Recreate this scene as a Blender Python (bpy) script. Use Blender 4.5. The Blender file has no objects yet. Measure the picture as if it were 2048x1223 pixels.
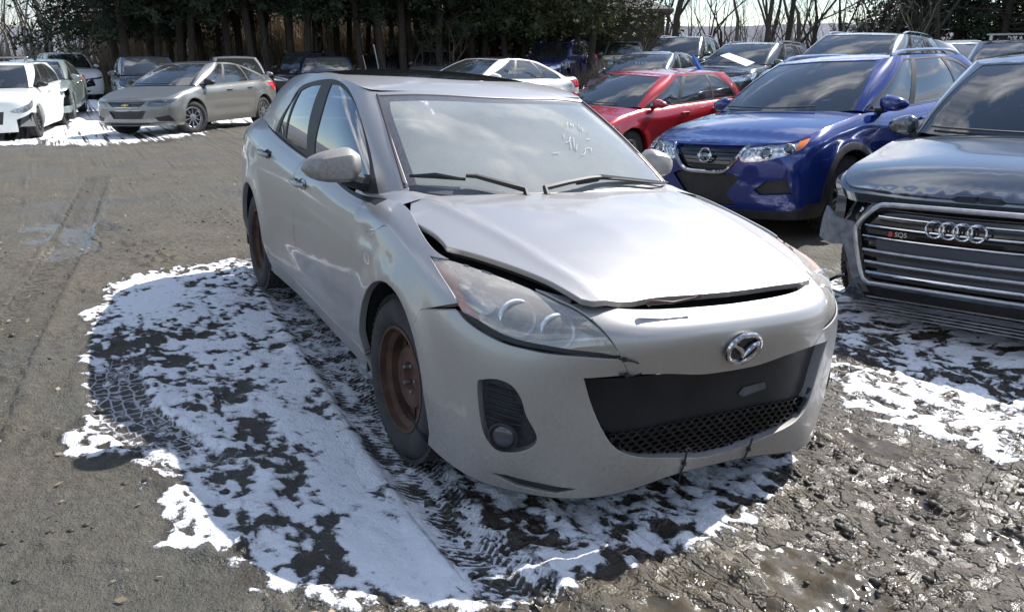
import bpy, bmesh, math, random, mathutils
import numpy as np
from mathutils import Vector, Matrix
random.seed(7); RNG = np.random.default_rng(11)
sc = bpy.context.scene
# ---------------------------------------------------------------- camera, sky, sun, exposure
cam = bpy.data.cameras.new('camera'); co = bpy.data.objects.new('camera', cam); sc.collection.objects.link(co); sc.camera = co
cam.sensor_fit = 'HORIZONTAL'; cam.sensor_width = 36; cam.lens = 36 * 1603.83 / 2048; cam.clip_start = .05; cam.clip_end = 3000
_r, _u, _f = Vector((.48300, .87562, 0)), Vector((.25775, -.14218, .95569)) * 1.0, Vector((-.83682, .46160, -.29437))
_u = _r.cross(_f) ; _r.normalize(); _u.normalize(); _f.normalize()
co.matrix_world = Matrix(((_r.x, _u.x, -_f.x, 2.70231), (_r.y, _u.y, -_f.y, -1.85068), (_r.z, _u.z, -_f.z, 1.45712), (0, 0, 0, 1)))
SUN_AZ, SUN_EL = math.radians(100.3), math.radians(45.5)
w = bpy.data.worlds.new('World'); sc.world = w; w.use_nodes = True; nt = w.node_tree; bg = nt.nodes['Background']
sky = nt.nodes.new('ShaderNodeTexSky'); sky.sky_type = 'NISHITA'; sky.sun_disc = False; sky.sun_elevation = SUN_EL; sky.sun_rotation = math.pi / 2 - SUN_AZ
sky.air_density = 1.0; sky.dust_density = .3; sky.ozone_density = 2.5
tc = nt.nodes.new('ShaderNodeTexCoord'); mp = nt.nodes.new('ShaderNodeMapping'); mp.inputs['Scale'].default_value = (1.0, 1.0, 2.6); mp.inputs['Location'].default_value = (3, 3.5, 0)
nt.links.new(tc.outputs['Generated'], mp.inputs[0])
n1 = nt.nodes.new('ShaderNodeTexNoise'); n1.inputs['Scale'].default_value = 2.1; n1.inputs['Detail'].default_value = 7; n1.inputs['Roughness'].default_value = .58; n1.inputs['Distortion'].default_value = .25; nt.links.new(mp.outputs[0], n1.inputs[0])
cr = nt.nodes.new('ShaderNodeValToRGB'); cr.color_ramp.elements[0].position = .515; cr.color_ramp.elements[1].position = .62; nt.links.new(n1.outputs[0], cr.inputs[0])
n2 = nt.nodes.new('ShaderNodeTexNoise'); n2.inputs['Scale'].default_value = 5; n2.inputs['Detail'].default_value = 6; nt.links.new(mp.outputs[0], n2.inputs[0])
cc = nt.nodes.new('ShaderNodeValToRGB'); cc.color_ramp.elements[0].color = (4.2, 4.5, 5.2, 1); cc.color_ramp.elements[1].color = (10.5, 10.6, 11, 1); cc.color_ramp.elements[0].position = .35; cc.color_ramp.elements[1].position = .65; nt.links.new(n2.outputs[0], cc.inputs[0])
mx = nt.nodes.new('ShaderNodeMix'); mx.data_type = 'RGBA'; nt.links.new(cr.outputs[0], mx.inputs[0]); nt.links.new(sky.outputs[0], mx.inputs[6]); nt.links.new(cc.outputs[0], mx.inputs[7])
nt.links.new(mx.outputs[2], bg.inputs[0]); bg.inputs[1].default_value = .11
sun = bpy.data.lights.new('sun', 'SUN'); sun.energy = 5.0; sun.angle = math.radians(.5); sun.color = (1, .972, .935); so = bpy.data.objects.new('sun', sun); sc.collection.objects.link(so)
so.rotation_euler = Vector((math.cos(SUN_AZ) * math.cos(SUN_EL), math.sin(SUN_AZ) * math.cos(SUN_EL), math.sin(SUN_EL))).to_track_quat('Z', 'Y').to_euler()
sc.view_settings.view_transform = 'Standard'; sc.view_settings.look = 'None'; sc.view_settings.exposure = .72; sc.view_settings.gamma = 1.0; sc.view_settings.use_curve_mapping = False
sc.cycles.max_bounces = 8; sc.cycles.transparent_max_bounces = 16; sc.cycles.sample_clamp_indirect = 4; sc.cycles.use_denoising = True

# ---------------------------------------------------------------- smooth surface patches (numpy)
def spline_mat(k):
    """natural cubic spline: matrix that turns knot values into second derivatives"""
    n = len(k); A = np.zeros((n, n)); B = np.zeros((n, n)); A[0, 0] = A[-1, -1] = 1
    for i in range(1, n - 1):
        h0, h1 = k[i] - k[i - 1], k[i + 1] - k[i]
        A[i, i - 1] = h0 / 6; A[i, i] = (h0 + h1) / 3; A[i, i + 1] = h1 / 6
        B[i, i - 1] = 1 / h0; B[i, i] = -1 / h0 - 1 / h1; B[i, i + 1] = 1 / h1
    return np.linalg.solve(A, B)

def spline_w(k, u):
    i = np.clip(np.searchsorted(k, u, side='right') - 1, 0, len(k) - 2)
    h = k[i + 1] - k[i]; b = (u - k[i]) / h; a = 1 - b
    return i, a, b, (a ** 3 - a) * h * h / 6, (b ** 3 - b) * h * h / 6

def spline_eval(k, vals, u):
    k = np.asarray(k, float); vals = np.asarray(vals, float); M = spline_mat(k) @ vals
    i, a, b, c, d = spline_w(k, np.asarray(u, float))
    if vals.ndim > 1: a, b, c, d = (q[..., None] for q in (a, b, c, d))
    return a * vals[i] + b * vals[i + 1] + c * M[i] + d * M[i + 1]

class Surf:
    """tensor spline surface through a control net; parameters are metres along the net"""
    def __init__(self, G, disp=None, mid=None):
        G = np.asarray(G, float); self.G = G; nc, nr = G.shape[:2]; self.disp = disp
        mid = nr // 2 if mid is None else mid
        ds = np.linalg.norm(np.diff(G[:, mid], axis=0), axis=1)
        self.ks = np.concatenate([[0], np.cumsum(ds)]); self.ks -= self.ks[-1] / 2
        dt = np.linalg.norm(np.diff(G, axis=1), axis=2).mean(0)
        self.kt = np.concatenate([[0], np.cumsum(dt)])
        self.Ms = np.einsum('ij,jkl->ikl', spline_mat(self.ks), G); self.Kt = spline_mat(self.kt)
        self.s0, self.s1, self.t1 = self.ks[0], self.ks[-1], self.kt[-1]
        self.table = None; self.sg = 1.0
        _, n = self.PN([self.s1 * .5], [self.t1 * .5]); self.sg = -1.0 if n[0, 1] > 0 else 1.0      # outwards on the right side
    def raw(self, s, t):
        s = np.asarray(s, float); t = np.asarray(t, float)
        i, a, b, c, d = (q if q.dtype.kind == 'i' else q[:, None, None] for q in spline_w(self.ks, s))
        R = a * self.G[i] + b * self.G[i + 1] + c * self.Ms[i] + d * self.Ms[i + 1]
        M = np.einsum('ij,njk->nik', self.Kt, R)
        j, a, b, c, d = (q if q.dtype.kind == 'i' else q[:, None] for q in spline_w(self.kt, t))
        n = np.arange(len(s))
        return a * R[n, j] + b * R[n, j + 1] + c * M[n, j] + d * M[n, j + 1]
    def P(self, s, t):
        s = np.atleast_1d(np.asarray(s, float)); t = np.atleast_1d(np.asarray(t, float))
        p = self.raw(s, t)
        return p if self.disp is None else self.disp(p, s, t)
    def PN(self, s, t, e=2e-3):
        s = np.asarray(s, float); t = np.asarray(t, float)
        p = self.P(s, t)
        n = np.cross(self.P(s + e, t) - self.P(s - e, t), self.P(s, t + e) - self.P(s, t - e))
        n /= np.maximum(np.linalg.norm(n, axis=1), 1e-12)[:, None]
        return p, n * self.side(p, n)
    def side(self, p, n):
        return self.sg
    def tab(self):
        if self.table is None:
            s, t = np.meshgrid(np.linspace(self.s0, self.s1, 500), np.linspace(0, self.t1, 60), indexing='ij')
            self.table = (s.ravel(), t.ravel(), self.P(s.ravel(), t.ravel()))
        return self.table
    def inv(self, pts, axes=(0, 2), sgn=-1):
        """(s,t) of points given by two coordinates, on the half with y*sgn >= 0 (sgn 0: anywhere)"""
        S, T, Q = self.tab(); ok = Q[:, 1] * sgn >= -1e-3; S, T, Q = S[ok], T[ok], Q[ok]; out = []
        for p in pts:
            d = (Q[:, axes[0]] - p[0]) ** 2 + (Q[:, axes[1]] - p[1]) ** 2; i = d.argmin(); q = np.array([S[i], T[i]])
            for _ in range(8):
                X = self.P([q[0], q[0] + 1e-4, q[0]], [q[1], q[1], q[1] + 1e-4])[:, list(axes)]
                J = np.stack([X[1] - X[0], X[2] - X[0]], 1) / 1e-4; r = np.asarray(p[:2]) - X[0]
                dq = np.linalg.lstsq(J, r, rcond=1e-3)[0]; m = np.abs(dq).max()
                q = q + dq * min(1, .05 / max(m, 1e-9))
            q[0] = np.clip(q[0], self.s0, self.s1); q[1] = np.clip(q[1], 0, self.t1); out.append(tuple(q))
        return out
    def at_z(self, pts):
        """(s,t) of points given as (s, z)"""
        out = []; tt = np.linspace(0, self.t1, 80)
        for p in pts:
            z = self.P(np.full(80, p[0]), tt)[:, 2]; out.append((p[0], float(np.interp(p[1], z, tt))))
        return out

class Height(Surf):
    """a surface z = f(x, y); parameters are x and y themselves"""
    def __init__(self, f):
        self.f = f; self.disp = None
    def raw(self, s, t):
        return np.stack([s, t, self.f(s, t)], 1)
    def PN(self, s, t, e=1.2e-2):
        s = np.asarray(s, float); t = np.asarray(t, float)
        p = self.P(s, t); gx = (self.f(s + e, t) - self.f(s - e, t)) / (2 * e); gy = (self.f(s, t + e) - self.f(s, t - e)) / (2 * e)
        n = np.stack([-gx, -gy, np.ones_like(gx)], 1); return p, n / np.linalg.norm(n, axis=1)[:, None]

def mirror_net(G):
    G = np.asarray(G, float); return np.concatenate([G[:0:-1] * [1, -1, 1], G])

def curve(pts, closed=True, n=6):
    """smooth curve through points; a third value marks a sharp corner"""
    P = [np.array(p[:2], float) for p in pts]; K = [len(p) > 2 for p in pts]; N = len(P); out = []
    for i in range(N if closed else N - 1):
        a, b = P[i], P[(i + 1) % N]
        pa = a if (K[i] or (not closed and i == 0)) else P[i - 1]
        pb = b if (K[(i + 1) % N] or (not closed and i == N - 2)) else P[(i + 2) % N]
        ka, kb = K[i] or (not closed and i == 0), K[(i + 1) % N] or (not closed and i == N - 2)
        ma = (b - a) if ka else (b - pa) / 2; mb = (b - a) if kb else (pb - a) / 2
        if ka and kb: out.append(a); continue
        for k in range(n):
            t = k / n
            out.append((2 * t ** 3 - 3 * t * t + 1) * a + (t ** 3 - 2 * t * t + t) * ma + (3 * t * t - 2 * t ** 3) * b + (t ** 3 - t * t) * mb)
    if not closed: out.append(P[-1])
    return [tuple(p) for p in out]

def inside(poly, p):
    poly = np.asarray(poly); x, y = p[:, 0], p[:, 1]; c = np.zeros(len(p), bool)
    x0, y0 = poly[:, 0], poly[:, 1]; x1, y1 = np.roll(x0, -1), np.roll(y0, -1)
    for a, b, d, e in zip(x0, y0, x1, y1):
        if b == e: continue
        m = (b > y) != (e > y); c[m] ^= x[m] < (d - a) * (y[m] - b) / (e - b) + a
    return c

# ---------------------------------------------------------------- the body of the silver hatchback
def hero_flare(p, s, t):
    p = p.copy(); sg = np.sign(p[:, 1]); lat = np.clip((np.abs(p[:, 1]) - .6) / .2, 0, 1)
    for cx in (0.0, -2.64):
        r = np.hypot(p[:, 0] - cx, p[:, 2] - .33); w = np.where(r > .37, .07, .2)
        p[:, 1] += sg * lat * .02 * np.exp(-((r - .37) / w) ** 2) * np.clip((p[:, 2] - .25) / .15, 0, 1)
    x = p[:, 0]; zc = .855 + .10 * (-x - .4) / 2.4                       # shoulder crease along the doors
    d = p[:, 2] - zc
    p[:, 1] += sg * lat * .010 * np.exp(-np.abs(d) / .035) * np.clip((-x - .1) / .5, 0, 1)
    zl = .40 + .05 * np.clip((-x - .6) / 1.8, 0, 1)                         # hollow low in the doors
    p[:, 1] -= sg * lat * .013 * np.exp(-((p[:, 2] - zl) / .07) ** 2) * np.clip((-x - .45) / .3, 0, 1) * np.clip((x + 2.15) / .2, 0, 1)
    # dents where the right fender was pushed in
    m = p[:, 1] < 0
    for (a, b, ra, rb, h) in ((-.36, .80, .08, .035, -.010), (-.30, .755, .05, .018, .006), (-.20, .735, .03, .022, .005), (-.06, .77, .05, .025, -.006), (-.28, .68, .07, .03, -.006), (.04, .72, .025, .02, .005), (-.12, .70, .03, .02, -.005)):
        g = np.exp(-((p[:, 0] - a) / ra) ** 2 - ((p[:, 2] - b) / rb) ** 2); p[:, 1] -= np.where(m, h * g, 0)
    return p

def hero_wrap():
    #        base x,y (mid height)   top x,y,z          bottom inset, bottom z
    C = [(.870, 0, .790, 0, .775, .030, .190), (.865, .20, .780, .20, .776, .020, .188), (.845, .38, .745, .36, .778, .004, .168),
         (.785, .56, .680, .48, .787, .010, .150), (.70, .70, .590, .575, .797, .030, .150), (.575, .805, .46, .672, .824, .030, .160),
         (.41, .858, .335, .737, .838, .015, .190), (.20, .868, .20, .785, .856, .02, .2), (0, .870, 0, .768, .900, .04, .2),
         (-.25, .868, -.25, .738, .945, .05, .2), (-.55, .868, -.55, .772, .928, .06, .195), (-1.1, .870, -1.1, .780, .955, .07, .19),
         (-1.7, .868, -1.7, .780, .990, .07, .19), (-2.2, .868, -2.2, .770, 1.025, .05, .19), (-2.64, .868, -2.64, .745, 1.058, .03, .2),
         (-3.0, .850, -3.0, .700, 1.075, .03, .22), (-3.27, .790, -3.24, .63, 1.08, .04, .25), (-3.43, .64, -3.36, .5, 1.08, .05, .27),
         (-3.51, .35, -3.42, .28, 1.08, .05, .27), (-3.53, 0, -3.43, 0, 1.08, .05, .27)]
    G = []
    for i, (x, y, tx, ty, tz, b, zl) in enumerate(C):
        x0, y0 = C[max(i - 1, 0)][:2]; x1, y1 = C[min(i + 1, len(C) - 1)][:2]
        if i == 0: x0, y0 = x1, -y1
        if i == len(C) - 1: x1, y1 = x0, -y0
        d = np.array([x1 - x0, y1 - y0]); d /= np.hypot(*d); nx, ny = -d[1] * -1, d[0] * -1   # outward normal in plan
        if nx * (x + 1.3) / 3 + ny * y < 0: nx, ny = -nx, -ny
        f = [0, .15, .37, .62, .80, .93, 1]; col = []
        nose = [0, .012, .004, 0, .040, .050, 0] if i < 2 else [0, .01, .004, 0, .034, .042, 0] if i == 2 else [0, 0, 0, 0, .015, .02, 0] if i == 3 else [0] * 7
        for j, fz in enumerate(f):
            ins = [1, .35, .05, 0, 0, 0, 0][j] * b; g = [0, 0, 0, 0, .10, .42, 1][j]
            px = x + (tx - x) * g - nx * ins + nose[j] * nx; py = y + (ty - y) * g - ny * ins + nose[j] * ny
            col.append((px, -py, zl + (tz - zl) * fz))
        G.append(col)
    return Surf(mirror_net(G), hero_flare, mid=3)

def hero_green():
    # glass-house columns: lower x,y,z  upper x,y,z  bulge
    C = [(-.20, 0, .945, -.955, 0, 1.352, .034), (-.215, .22, .95, -.965, .2, 1.352, .034), (-.26, .44, .958, -.995, .38, 1.350, .030),
         (-.33, .60, .968, -1.03, .50, 1.344, .024), (-.40, .685, .975, -1.07, .578, 1.340, .016), (-.50, .748, .945, -1.14, .607, 1.352, .02),
         (-.70, .774, .934, -1.26, .62, 1.372, .030), (-1.1, .780, .955, -1.5, .628, 1.392, .032), (-1.6, .780, .983, -1.8, .630, 1.400, .032),
         (-2.1, .772, 1.018, -2.15, .622, 1.393, .03), (-2.55, .750, 1.052, -2.5, .600, 1.368, .028), (-2.9, .712, 1.07, -2.83, .565, 1.33, .025),
         (-3.13, .66, 1.078, -3.05, .515, 1.30, .02), (-3.28, .54, 1.08, -3.13, .43, 1.295, .02), (-3.36, .3, 1.08, -3.17, .24, 1.30, .02), (-3.39, 0, 1.08, -3.18, 0, 1.305, .02)]
    G = []
    for i, (x, y, z, ux, uy, uz, b) in enumerate(C):
        lo = np.array([x, -y, z]); up = np.array([ux, -uy, uz])
        x0, y0 = C[max(i - 1, 0)][:2]; x1, y1 = C[min(i + 1, len(C) - 1)][:2]
        if i == 0: x0, y0 = x1, -y1
        if i == len(C) - 1: x1, y1 = x0, -y0
        d = np.array([x1 - x0, -(y1 - y0), 0]); v = up - lo; n = np.cross(v, d); n /= np.linalg.norm(n)
        c = np.array([-1.7, 0, 1.1]);
        if n @ ((lo + up) / 2 - c) < 0: n = -n
        G.append([lo + v * f + n * b * 4 * f * (1 - f) for f in (0, .25, .5, .75, 1)])
    return Surf(mirror_net(G), None, mid=2)

def sstep_(v, a, b):
    t = np.clip((v - a) / (b - a), 0, 1); return t * t * (3 - 2 * t)
def hero_hood_f(x, y):
    x = np.asarray(x, float); a = np.abs(y)
    zc = spline_eval([-.5, -.27, 0, .3, .55, .72, .85], [1.0, .982, .957, .918, .868, .815, .745], x)
    ye = spline_eval([-.5, -.25, 0, .2, .46, .68, .85], [.745, .745, .762, .752, .665, .50, .40], x)
    ze = spline_eval([-.5, -.25, 0, .2, .46, .68, .85], [.95, .945, .915, .880, .838, .800, .735], x)
    q = a / ye; z = zc - (zc - ze) * np.clip(q, 0, 1.4) ** 2.4
    # character line from pillar to nose corner
    yl = .628 - .175 * np.clip((x + .3) / 1.05, 0, 1.2) ** 1.15
    z += (.006 * np.exp(-((a - yl) / .03) ** 2) - .13 * .012 * np.log1p(np.exp(np.clip((a - yl) / .012, -30, 30))))  * np.clip((x + .45) / .3, 0, 1)
    # crumple of the right hood
    for (cx, cy, rx, ry, h) in ((.22, -.28, .07, .10, -.004), (.36, -.12, .09, .06, .0025)):
        z += h * np.exp(-((x - cx) / rx) ** 2 - ((y - cy) / ry) ** 2)
    z += np.where(y < 0, .022, .004) * np.clip(q - .75, 0, .5) / .25 * np.clip((x + .2) / .4, 0, 1)   # right edge lifted
    return z

def hero_roof_f(x, y):
    xs = [-3.3, -3.1, -2.8, -2.4, -1.9, -1.5, -1.2, -.985, -.8]
    zc = spline_eval(xs, [1.28, 1.325, 1.375, 1.418, 1.445, 1.434, 1.404, 1.355, 1.28], x)
    ye = spline_eval(xs, [.45, .50, .565, .61, .63, .63, .615, .59, .56], x)
    ze = spline_eval(xs, [1.27, 1.29, 1.325, 1.362, 1.392, 1.385, 1.362, 1.325, 1.27], x)
    return zc - (zc - ze) * np.clip(np.abs(y) / ye, 0, 1.2) ** 2.6

# ---------------------------------------------------------------- parametric road car: nets (metres, origin under the front axle, +x forward, +y its left)
BASE = dict(L=4.5, W=1.80, H=1.46, WB=2.70, fo=.90, zl=.20, zbf=.93, zbr=1.0, zhf=.74, zhc=.95, cf=.42, nf=2.5, cr=.32, nr=2.8, rake=.10, rrake=.08,
            xb=-.15, xr=-1.0, xrr=-2.75, xe=-3.25, hatch=True, ztr=1.0, wr=.60, tuck=.095, wheel=.325, ww=.21, crown=.035, hcrown=.04, bow=.22, rbow=.10, zre=None, wsb=.03,
            bulge=.03, shoulder=.008)
def car_nets(q):
    p = dict(BASE); p.update(q); w = p['W'] / 2; xf = p['fo']; xR = xf - p['L']; WB = p['WB']; zl = p['zl']
    def belt(x): return p['zbf'] + (p['zbr'] - p['zbf']) * np.clip((x + .5) / (xR + .9), 0, 1.2)
    xc = p['xb'] - p['bow'] - .02                                   # corner of the windscreen
    cols = []
    for f in (0, .25, .48, .70, .87, .965):
        x = xf - p['cf'] * (1 - (1 - f ** p['nf']) ** (1 / p['nf'])); y = f * w
        tx = x - p['rake'] * (1 - .25 * f); ty = y * (1 - .10 * f ** 2)
        cols.append((x, y, tx, ty, p['zhf'] + .025 * f ** 2, .04 + .01 * f, zl))
    cols[-1] = cols[-1][:3] + (w * .965 - p['tuck'],) + (p['zhf'] + .045,) + cols[-1][5:]
    x5 = cols[-1][0]
    for x in (min(.22, x5 - .16), 0, -.27, -.62):
        k = np.clip((x5 - x) / (x5 - xc), 0, 1); z = (p['zhf'] + .045) + (p['zhc'] - p['zhf'] - .045) * k ** .8
        if x < xc: z = belt(x)
        cols.append((x, w, x, w - p['tuck'] + (.01 if x > xc else 0), z, .05, zl))
    for x in np.linspace(-1.1, -WB, 4): cols.append((x, w, x, w - p['tuck'], belt(x), .06, zl))
    xk = xR + p['cr']; zr = p['zbr'] if p['hatch'] else p['ztr']
    cols.append(((-WB + xk) / 2 - .05, w * .99, (-WB + xk) / 2 - .05, w - p['tuck'] - .03, (belt(-WB) + zr) / 2, .04, zl + .02))
    for f in (.95, .8, .5, 0):
        x = xR + p['cr'] * (1 - (1 - f ** p['nr']) ** (1 / p['nr'])); y = f * w
        cols.append((x, y, x + p['rrake'], y * (1 - .10 * f), zr, .05, zl + .06))
    G = []
    for i, (x, y, tx, ty, tz, b, z0) in enumerate(cols):
        a = cols[max(i - 1, 0)]; c = cols[min(i + 1, len(cols) - 1)]
        d = np.array([c[0] - a[0], c[1] - a[1]]);
        if i == 0 or i == len(cols) - 1: d = np.array([0, 1.])
        d /= np.hypot(*d); n = np.array([d[1], -d[0]])
        if n @ np.array([(x + 1.3) / 3, y]) < 0: n = -n
        f = [0, .15, .37, .62, .80, .93, 1]; g = [0, 0, 0, 0, .10, .40, 1]; ins = [1, .35, .05, 0, 0, 0, 0]
        G.append([(x + (tx - x) * g[j] - n[0] * ins[j] * b, -(y + (ty - y) * g[j] - n[1] * ins[j] * b), z0 + (tz - z0) * f[j]) for j in range(7)])
    R = p['wheel'] + .05
    def flare(P, s, t):
        P = P.copy(); sg = np.sign(P[:, 1]); lat = np.clip((np.abs(P[:, 1]) - w * .75) / .15, 0, 1)
        for cx in (0.0, -WB):
            r = np.hypot(P[:, 0] - cx, P[:, 2] - p['wheel'] - .01); wd = np.where(r > R, .07, .2)
            P[:, 1] += sg * lat * .022 * np.exp(-((r - R) / wd) ** 2) * np.clip((P[:, 2] - zl - .03) / .12, 0, 1)
        zc = belt(P[:, 0]) - .13; P[:, 1] += sg * lat * p['shoulder'] * np.exp(-np.abs(P[:, 2] - zc) / .03) * np.clip((-P[:, 0] - .2) / .4, 0, 1)
        P[:, 1] -= sg * lat * .014 * np.exp(-((P[:, 2] - zl - .24) / .08) ** 2) * np.clip((-P[:, 0] - .45) / .3, 0, 1) * np.clip((P[:, 0] + WB - .5) / .2, 0, 1)
        return P
    wrap = Surf(mirror_net(G), flare, mid=3)
    # glass house
    H = p['H']; zs = H - p['crown'] - .015; wr = p['wr']; wb = w - p['tuck']; gc = []; zcw = p['zhc'] + .005; zws = H - .05 - p['crown']
    for f in (0, .3, .6, .83, .95): gc.append((p['xb'] - p['bow'] * f ** 2.2, wb * .955 * f, zcw + .02 * f, p['xr'] - p['rbow'] * f ** 2, wr * .94 * f, zws + .012 * (1 - f), p['wsb']))
    x0, x1 = xc - .10, p['xe'] + .16; u0, u1 = p['xr'] - p['rbow'] - .09, p['xrr'] + .04; zre = p['zre'] or zs - .03
    for k in np.linspace(0, 1, 6):
        x = x0 + (x1 - x0) * k; ux = u0 + (u1 - u0) * k; z = belt(x) if k > 0 else max(belt(x), zcw - .01)
        if not p['hatch']: z = min(z, p['ztr'] + .03)
        uz = zs - .02 * (1 - k) ** 4 - (zs - zre) * k ** 3
        gc.append((x, wb - .035 * k ** 3 - (.015 if k == 0 else 0), z, ux, wr - .03 * k ** 2, uz, p['bulge']))
    zb = (p['zbr'] if p['hatch'] else p['ztr']) + .005
    for f in (.85, .5, 0): gc.append((p['xe'] - .08 * (1 - f), (wb - .05) * f, zb, p['xrr'] - .08 * (1 - f), (wr - .04) * f, zre + .015 * (1 - f), .02))
    GG = []
    for i, (x, y, z, ux, uy, uz, b) in enumerate(gc):
        lo = np.array([x, -y, z]); up = np.array([ux, -uy, uz]); a = gc[max(i - 1, 0)]; c = gc[min(i + 1, len(gc) - 1)]
        d = np.array([c[0] - a[0], -(c[1] - a[1]), 0.])
        if i == 0 or i == len(gc) - 1: d = np.array([0, 1., 0])
        v = up - lo; n = np.cross(v, d); n /= np.linalg.norm(n)
        if n @ ((lo + up) / 2 - np.array([(p['xb'] + p['xe']) / 2, 0, 1.1])) < 0: n = -n
        GG.append([lo + v * f + n * b * 4 * f * (1 - f) for f in (0, .25, .5, .75, 1)])
    green = Surf(mirror_net(GG), None, mid=2)
    # hood and roof as height fields under the rims of the two nets
    def rimfield(S, t, a, b, crown, ramp, ends):
        s = np.linspace(a, b, 160); E = S.P(s, np.full(160, t)); o = np.argsort(E[:, 0]); ex, ey, ez = E[o, 0], np.abs(E[o, 1]), E[o, 2]
        s_ = np.linspace(a, b, 1400); D = S.P(s_, np.full(1400, t)); o = np.argsort(D[:, 0]); ex, ey, ez = D[o, 0], np.abs(D[o, 1]), D[o, 2]
        def f(x, y):
            x = np.asarray(x, float); ye = np.maximum(np.interp(x, ex, ey), .05); ze = np.interp(x, ex, ez)
            g = np.clip((ex[-1] - x) / ramp, 0, 1) ** .7 if ends[0] else 1.0
            g = g * (np.clip((x - ex[0]) / ramp, 0, 1) ** .7 if ends[1] else 1.0)
            return ze + crown * g * (1 - np.clip(np.abs(y) / ye, 0, 1.1) ** 2.4)
        return Height(f), E
    xcow = xc - .02
    ss = np.linspace(0, wrap.s1, 600); E = wrap.P(ss, np.full(600, wrap.t1)); sc = ss[np.argmax(E[:, 0] < xcow)]
    hood, hedge = rimfield(wrap, wrap.t1, 0, sc, p['hcrown'], .25, (True, False))
    roof, redge = rimfield(green, green.t1, 0, green.s1, p['crown'], .5, (True, True))
    return p, wrap, green, hood, hedge, roof, redge, belt, sc, xc

# body presets for the parked cars
SPEC = dict(
 hatch_grey=dict(L=4.45, W=1.79, H=1.46, WB=2.70, fo=.93, zhf=.72, zhc=.93, xb=-.05, xr=-1.05, xrr=-2.75, xe=-3.35, wr=.58, zbf=.93, zbr=1.02, zre=1.27, cf=.5, wheel=.32),
 small_white=dict(L=4.10, W=1.74, H=1.59, WB=2.55, fo=.82, zhf=.86, zhc=1.03, xb=-.1, xr=-.85, xrr=-2.75, xe=-3.12, wr=.62, zbf=1.03, zbr=1.08, cf=.38, wheel=.33),
 small_sedan=dict(L=4.40, W=1.72, H=1.46, WB=2.60, fo=.88, zhf=.76, zhc=.95, hatch=False, ztr=1.03, xe=-3.25, xrr=-2.55, zre=1.34, wr=.58),
 white_suv=dict(L=4.25, W=1.77, H=1.66, WB=2.56, fo=.87, zhf=.95, zhc=1.08, xb=-.15, xr=-.85, xrr=-2.8, xe=-3.2, wr=.62, zbf=1.08, zbr=1.14, cf=.32, wheel=.35),
 dark_hatch=dict(L=4.06, W=1.70, H=1.54, WB=2.50, fo=.85, zhf=.78, zhc=1.0, xb=.0, xr=-.8, xrr=-2.6, xe=-3.05, wr=.60, zbf=1.0, zbr=1.05),
 silver_wagon=dict(L=4.5, W=1.76, H=1.55, WB=2.65, fo=.9, zhf=.80, zhc=1.0, wr=.60),
 tall_suv=dict(L=4.65, W=1.85, H=1.74, WB=2.70, fo=.90, zhf=.97, zhc=1.12, xb=-.15, xr=-.95, xrr=-3.0, xe=-3.45, wr=.66, zbf=1.12, zbr=1.16, cf=.34, wheel=.365, tuck=.08),
 low_hatch=dict(L=4.35, W=1.76, H=1.45, WB=2.60, fo=.9),
 white_sedan=dict(L=4.77, W=1.83, H=1.45, WB=2.80, fo=.95, zhf=.72, zhc=.93, hatch=False, ztr=1.04, xb=-.1, xr=-1.1, xrr=-2.55, xe=-3.35, zre=1.33, wr=.58, zbr=.99, cf=.5),
 dark_sedan=dict(L=4.70, W=1.80, H=1.45, WB=2.75, fo=.93, zhf=.74, zhc=.94, hatch=False, ztr=1.03, xb=-.1, xr=-1.05, xrr=-2.5, xe=-3.3, zre=1.33, wr=.58, cf=.46),
 red_hatch=dict(L=4.46, W=1.775, H=1.48, WB=2.67, fo=.90, zhf=.76, zhc=.96, xb=-.1, xr=-1.0, xrr=-2.85, xe=-3.3, wr=.60, zbf=.95, zbr=1.0, cf=.42),
 crossover=dict(L=4.40, W=1.84, H=1.60, WB=2.65, fo=.86, zhf=.90, zhc=1.06, xb=-.12, xr=-.95, xrr=-2.85, xe=-3.25, wr=.64, zbf=1.05, zbr=1.10, cf=.36, wheel=.345, hcrown=.05),
 blue_suv=dict(L=4.38, W=1.837, H=1.585, WB=2.647, fo=.88, zhf=.84, zhc=1.04, xb=-.12, xr=-.95, xrr=-2.8, xe=-3.22, wr=.62, zbf=1.03, zbr=1.10, cf=.40, wheel=.34, hcrown=.055, tuck=.10),
 grey_suv=dict(L=4.80, W=1.90, H=1.72, WB=2.82, fo=.95, zhf=.94, zhc=1.12, xb=-.2, xr=-1.05, xrr=-3.05, xe=-3.6, wr=.66, zbf=1.11, zbr=1.17, cf=.38, wheel=.37),
 steel_suv=dict(L=4.67, W=1.893, H=1.64, WB=2.82, fo=.89, zhf=.90, zhc=1.10, xb=-.30, xr=-.98, xrr=-3.0, xe=-3.5, wr=.64, zbf=1.06, zbr=1.12, cf=.34, nf=3.0, rake=.16, wheel=.37, hcrown=.05, zl=.24),
)

# ---------------------------------------------------------------- Blender helpers
C = bpy.context.scene.collection
def link(name, me, mat=None, parent=None, M=None):
    o = bpy.data.objects.new(name, me); C.objects.link(o)
    if mat is not None and me is not None and not me.materials: me.materials.append(mat)
    if parent is not None: o.parent = parent
    if M is not None: o.matrix_local = M
    return o

def thing(name, label, cat, M=None, group=None):
    o = bpy.data.objects.new(name, None); C.objects.link(o); o['label'] = label; o['category'] = cat
    if group: o['group'] = group
    if M is not None: o.matrix_world = M
    return o

def tag(o, label, cat, group=None):
    o['label'] = label; o['category'] = cat
    if group: o['group'] = group
    return o

def struct(o, kind='structure', label=None):
    o['kind'] = kind
    if label: o['label'] = label
    return o

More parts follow.
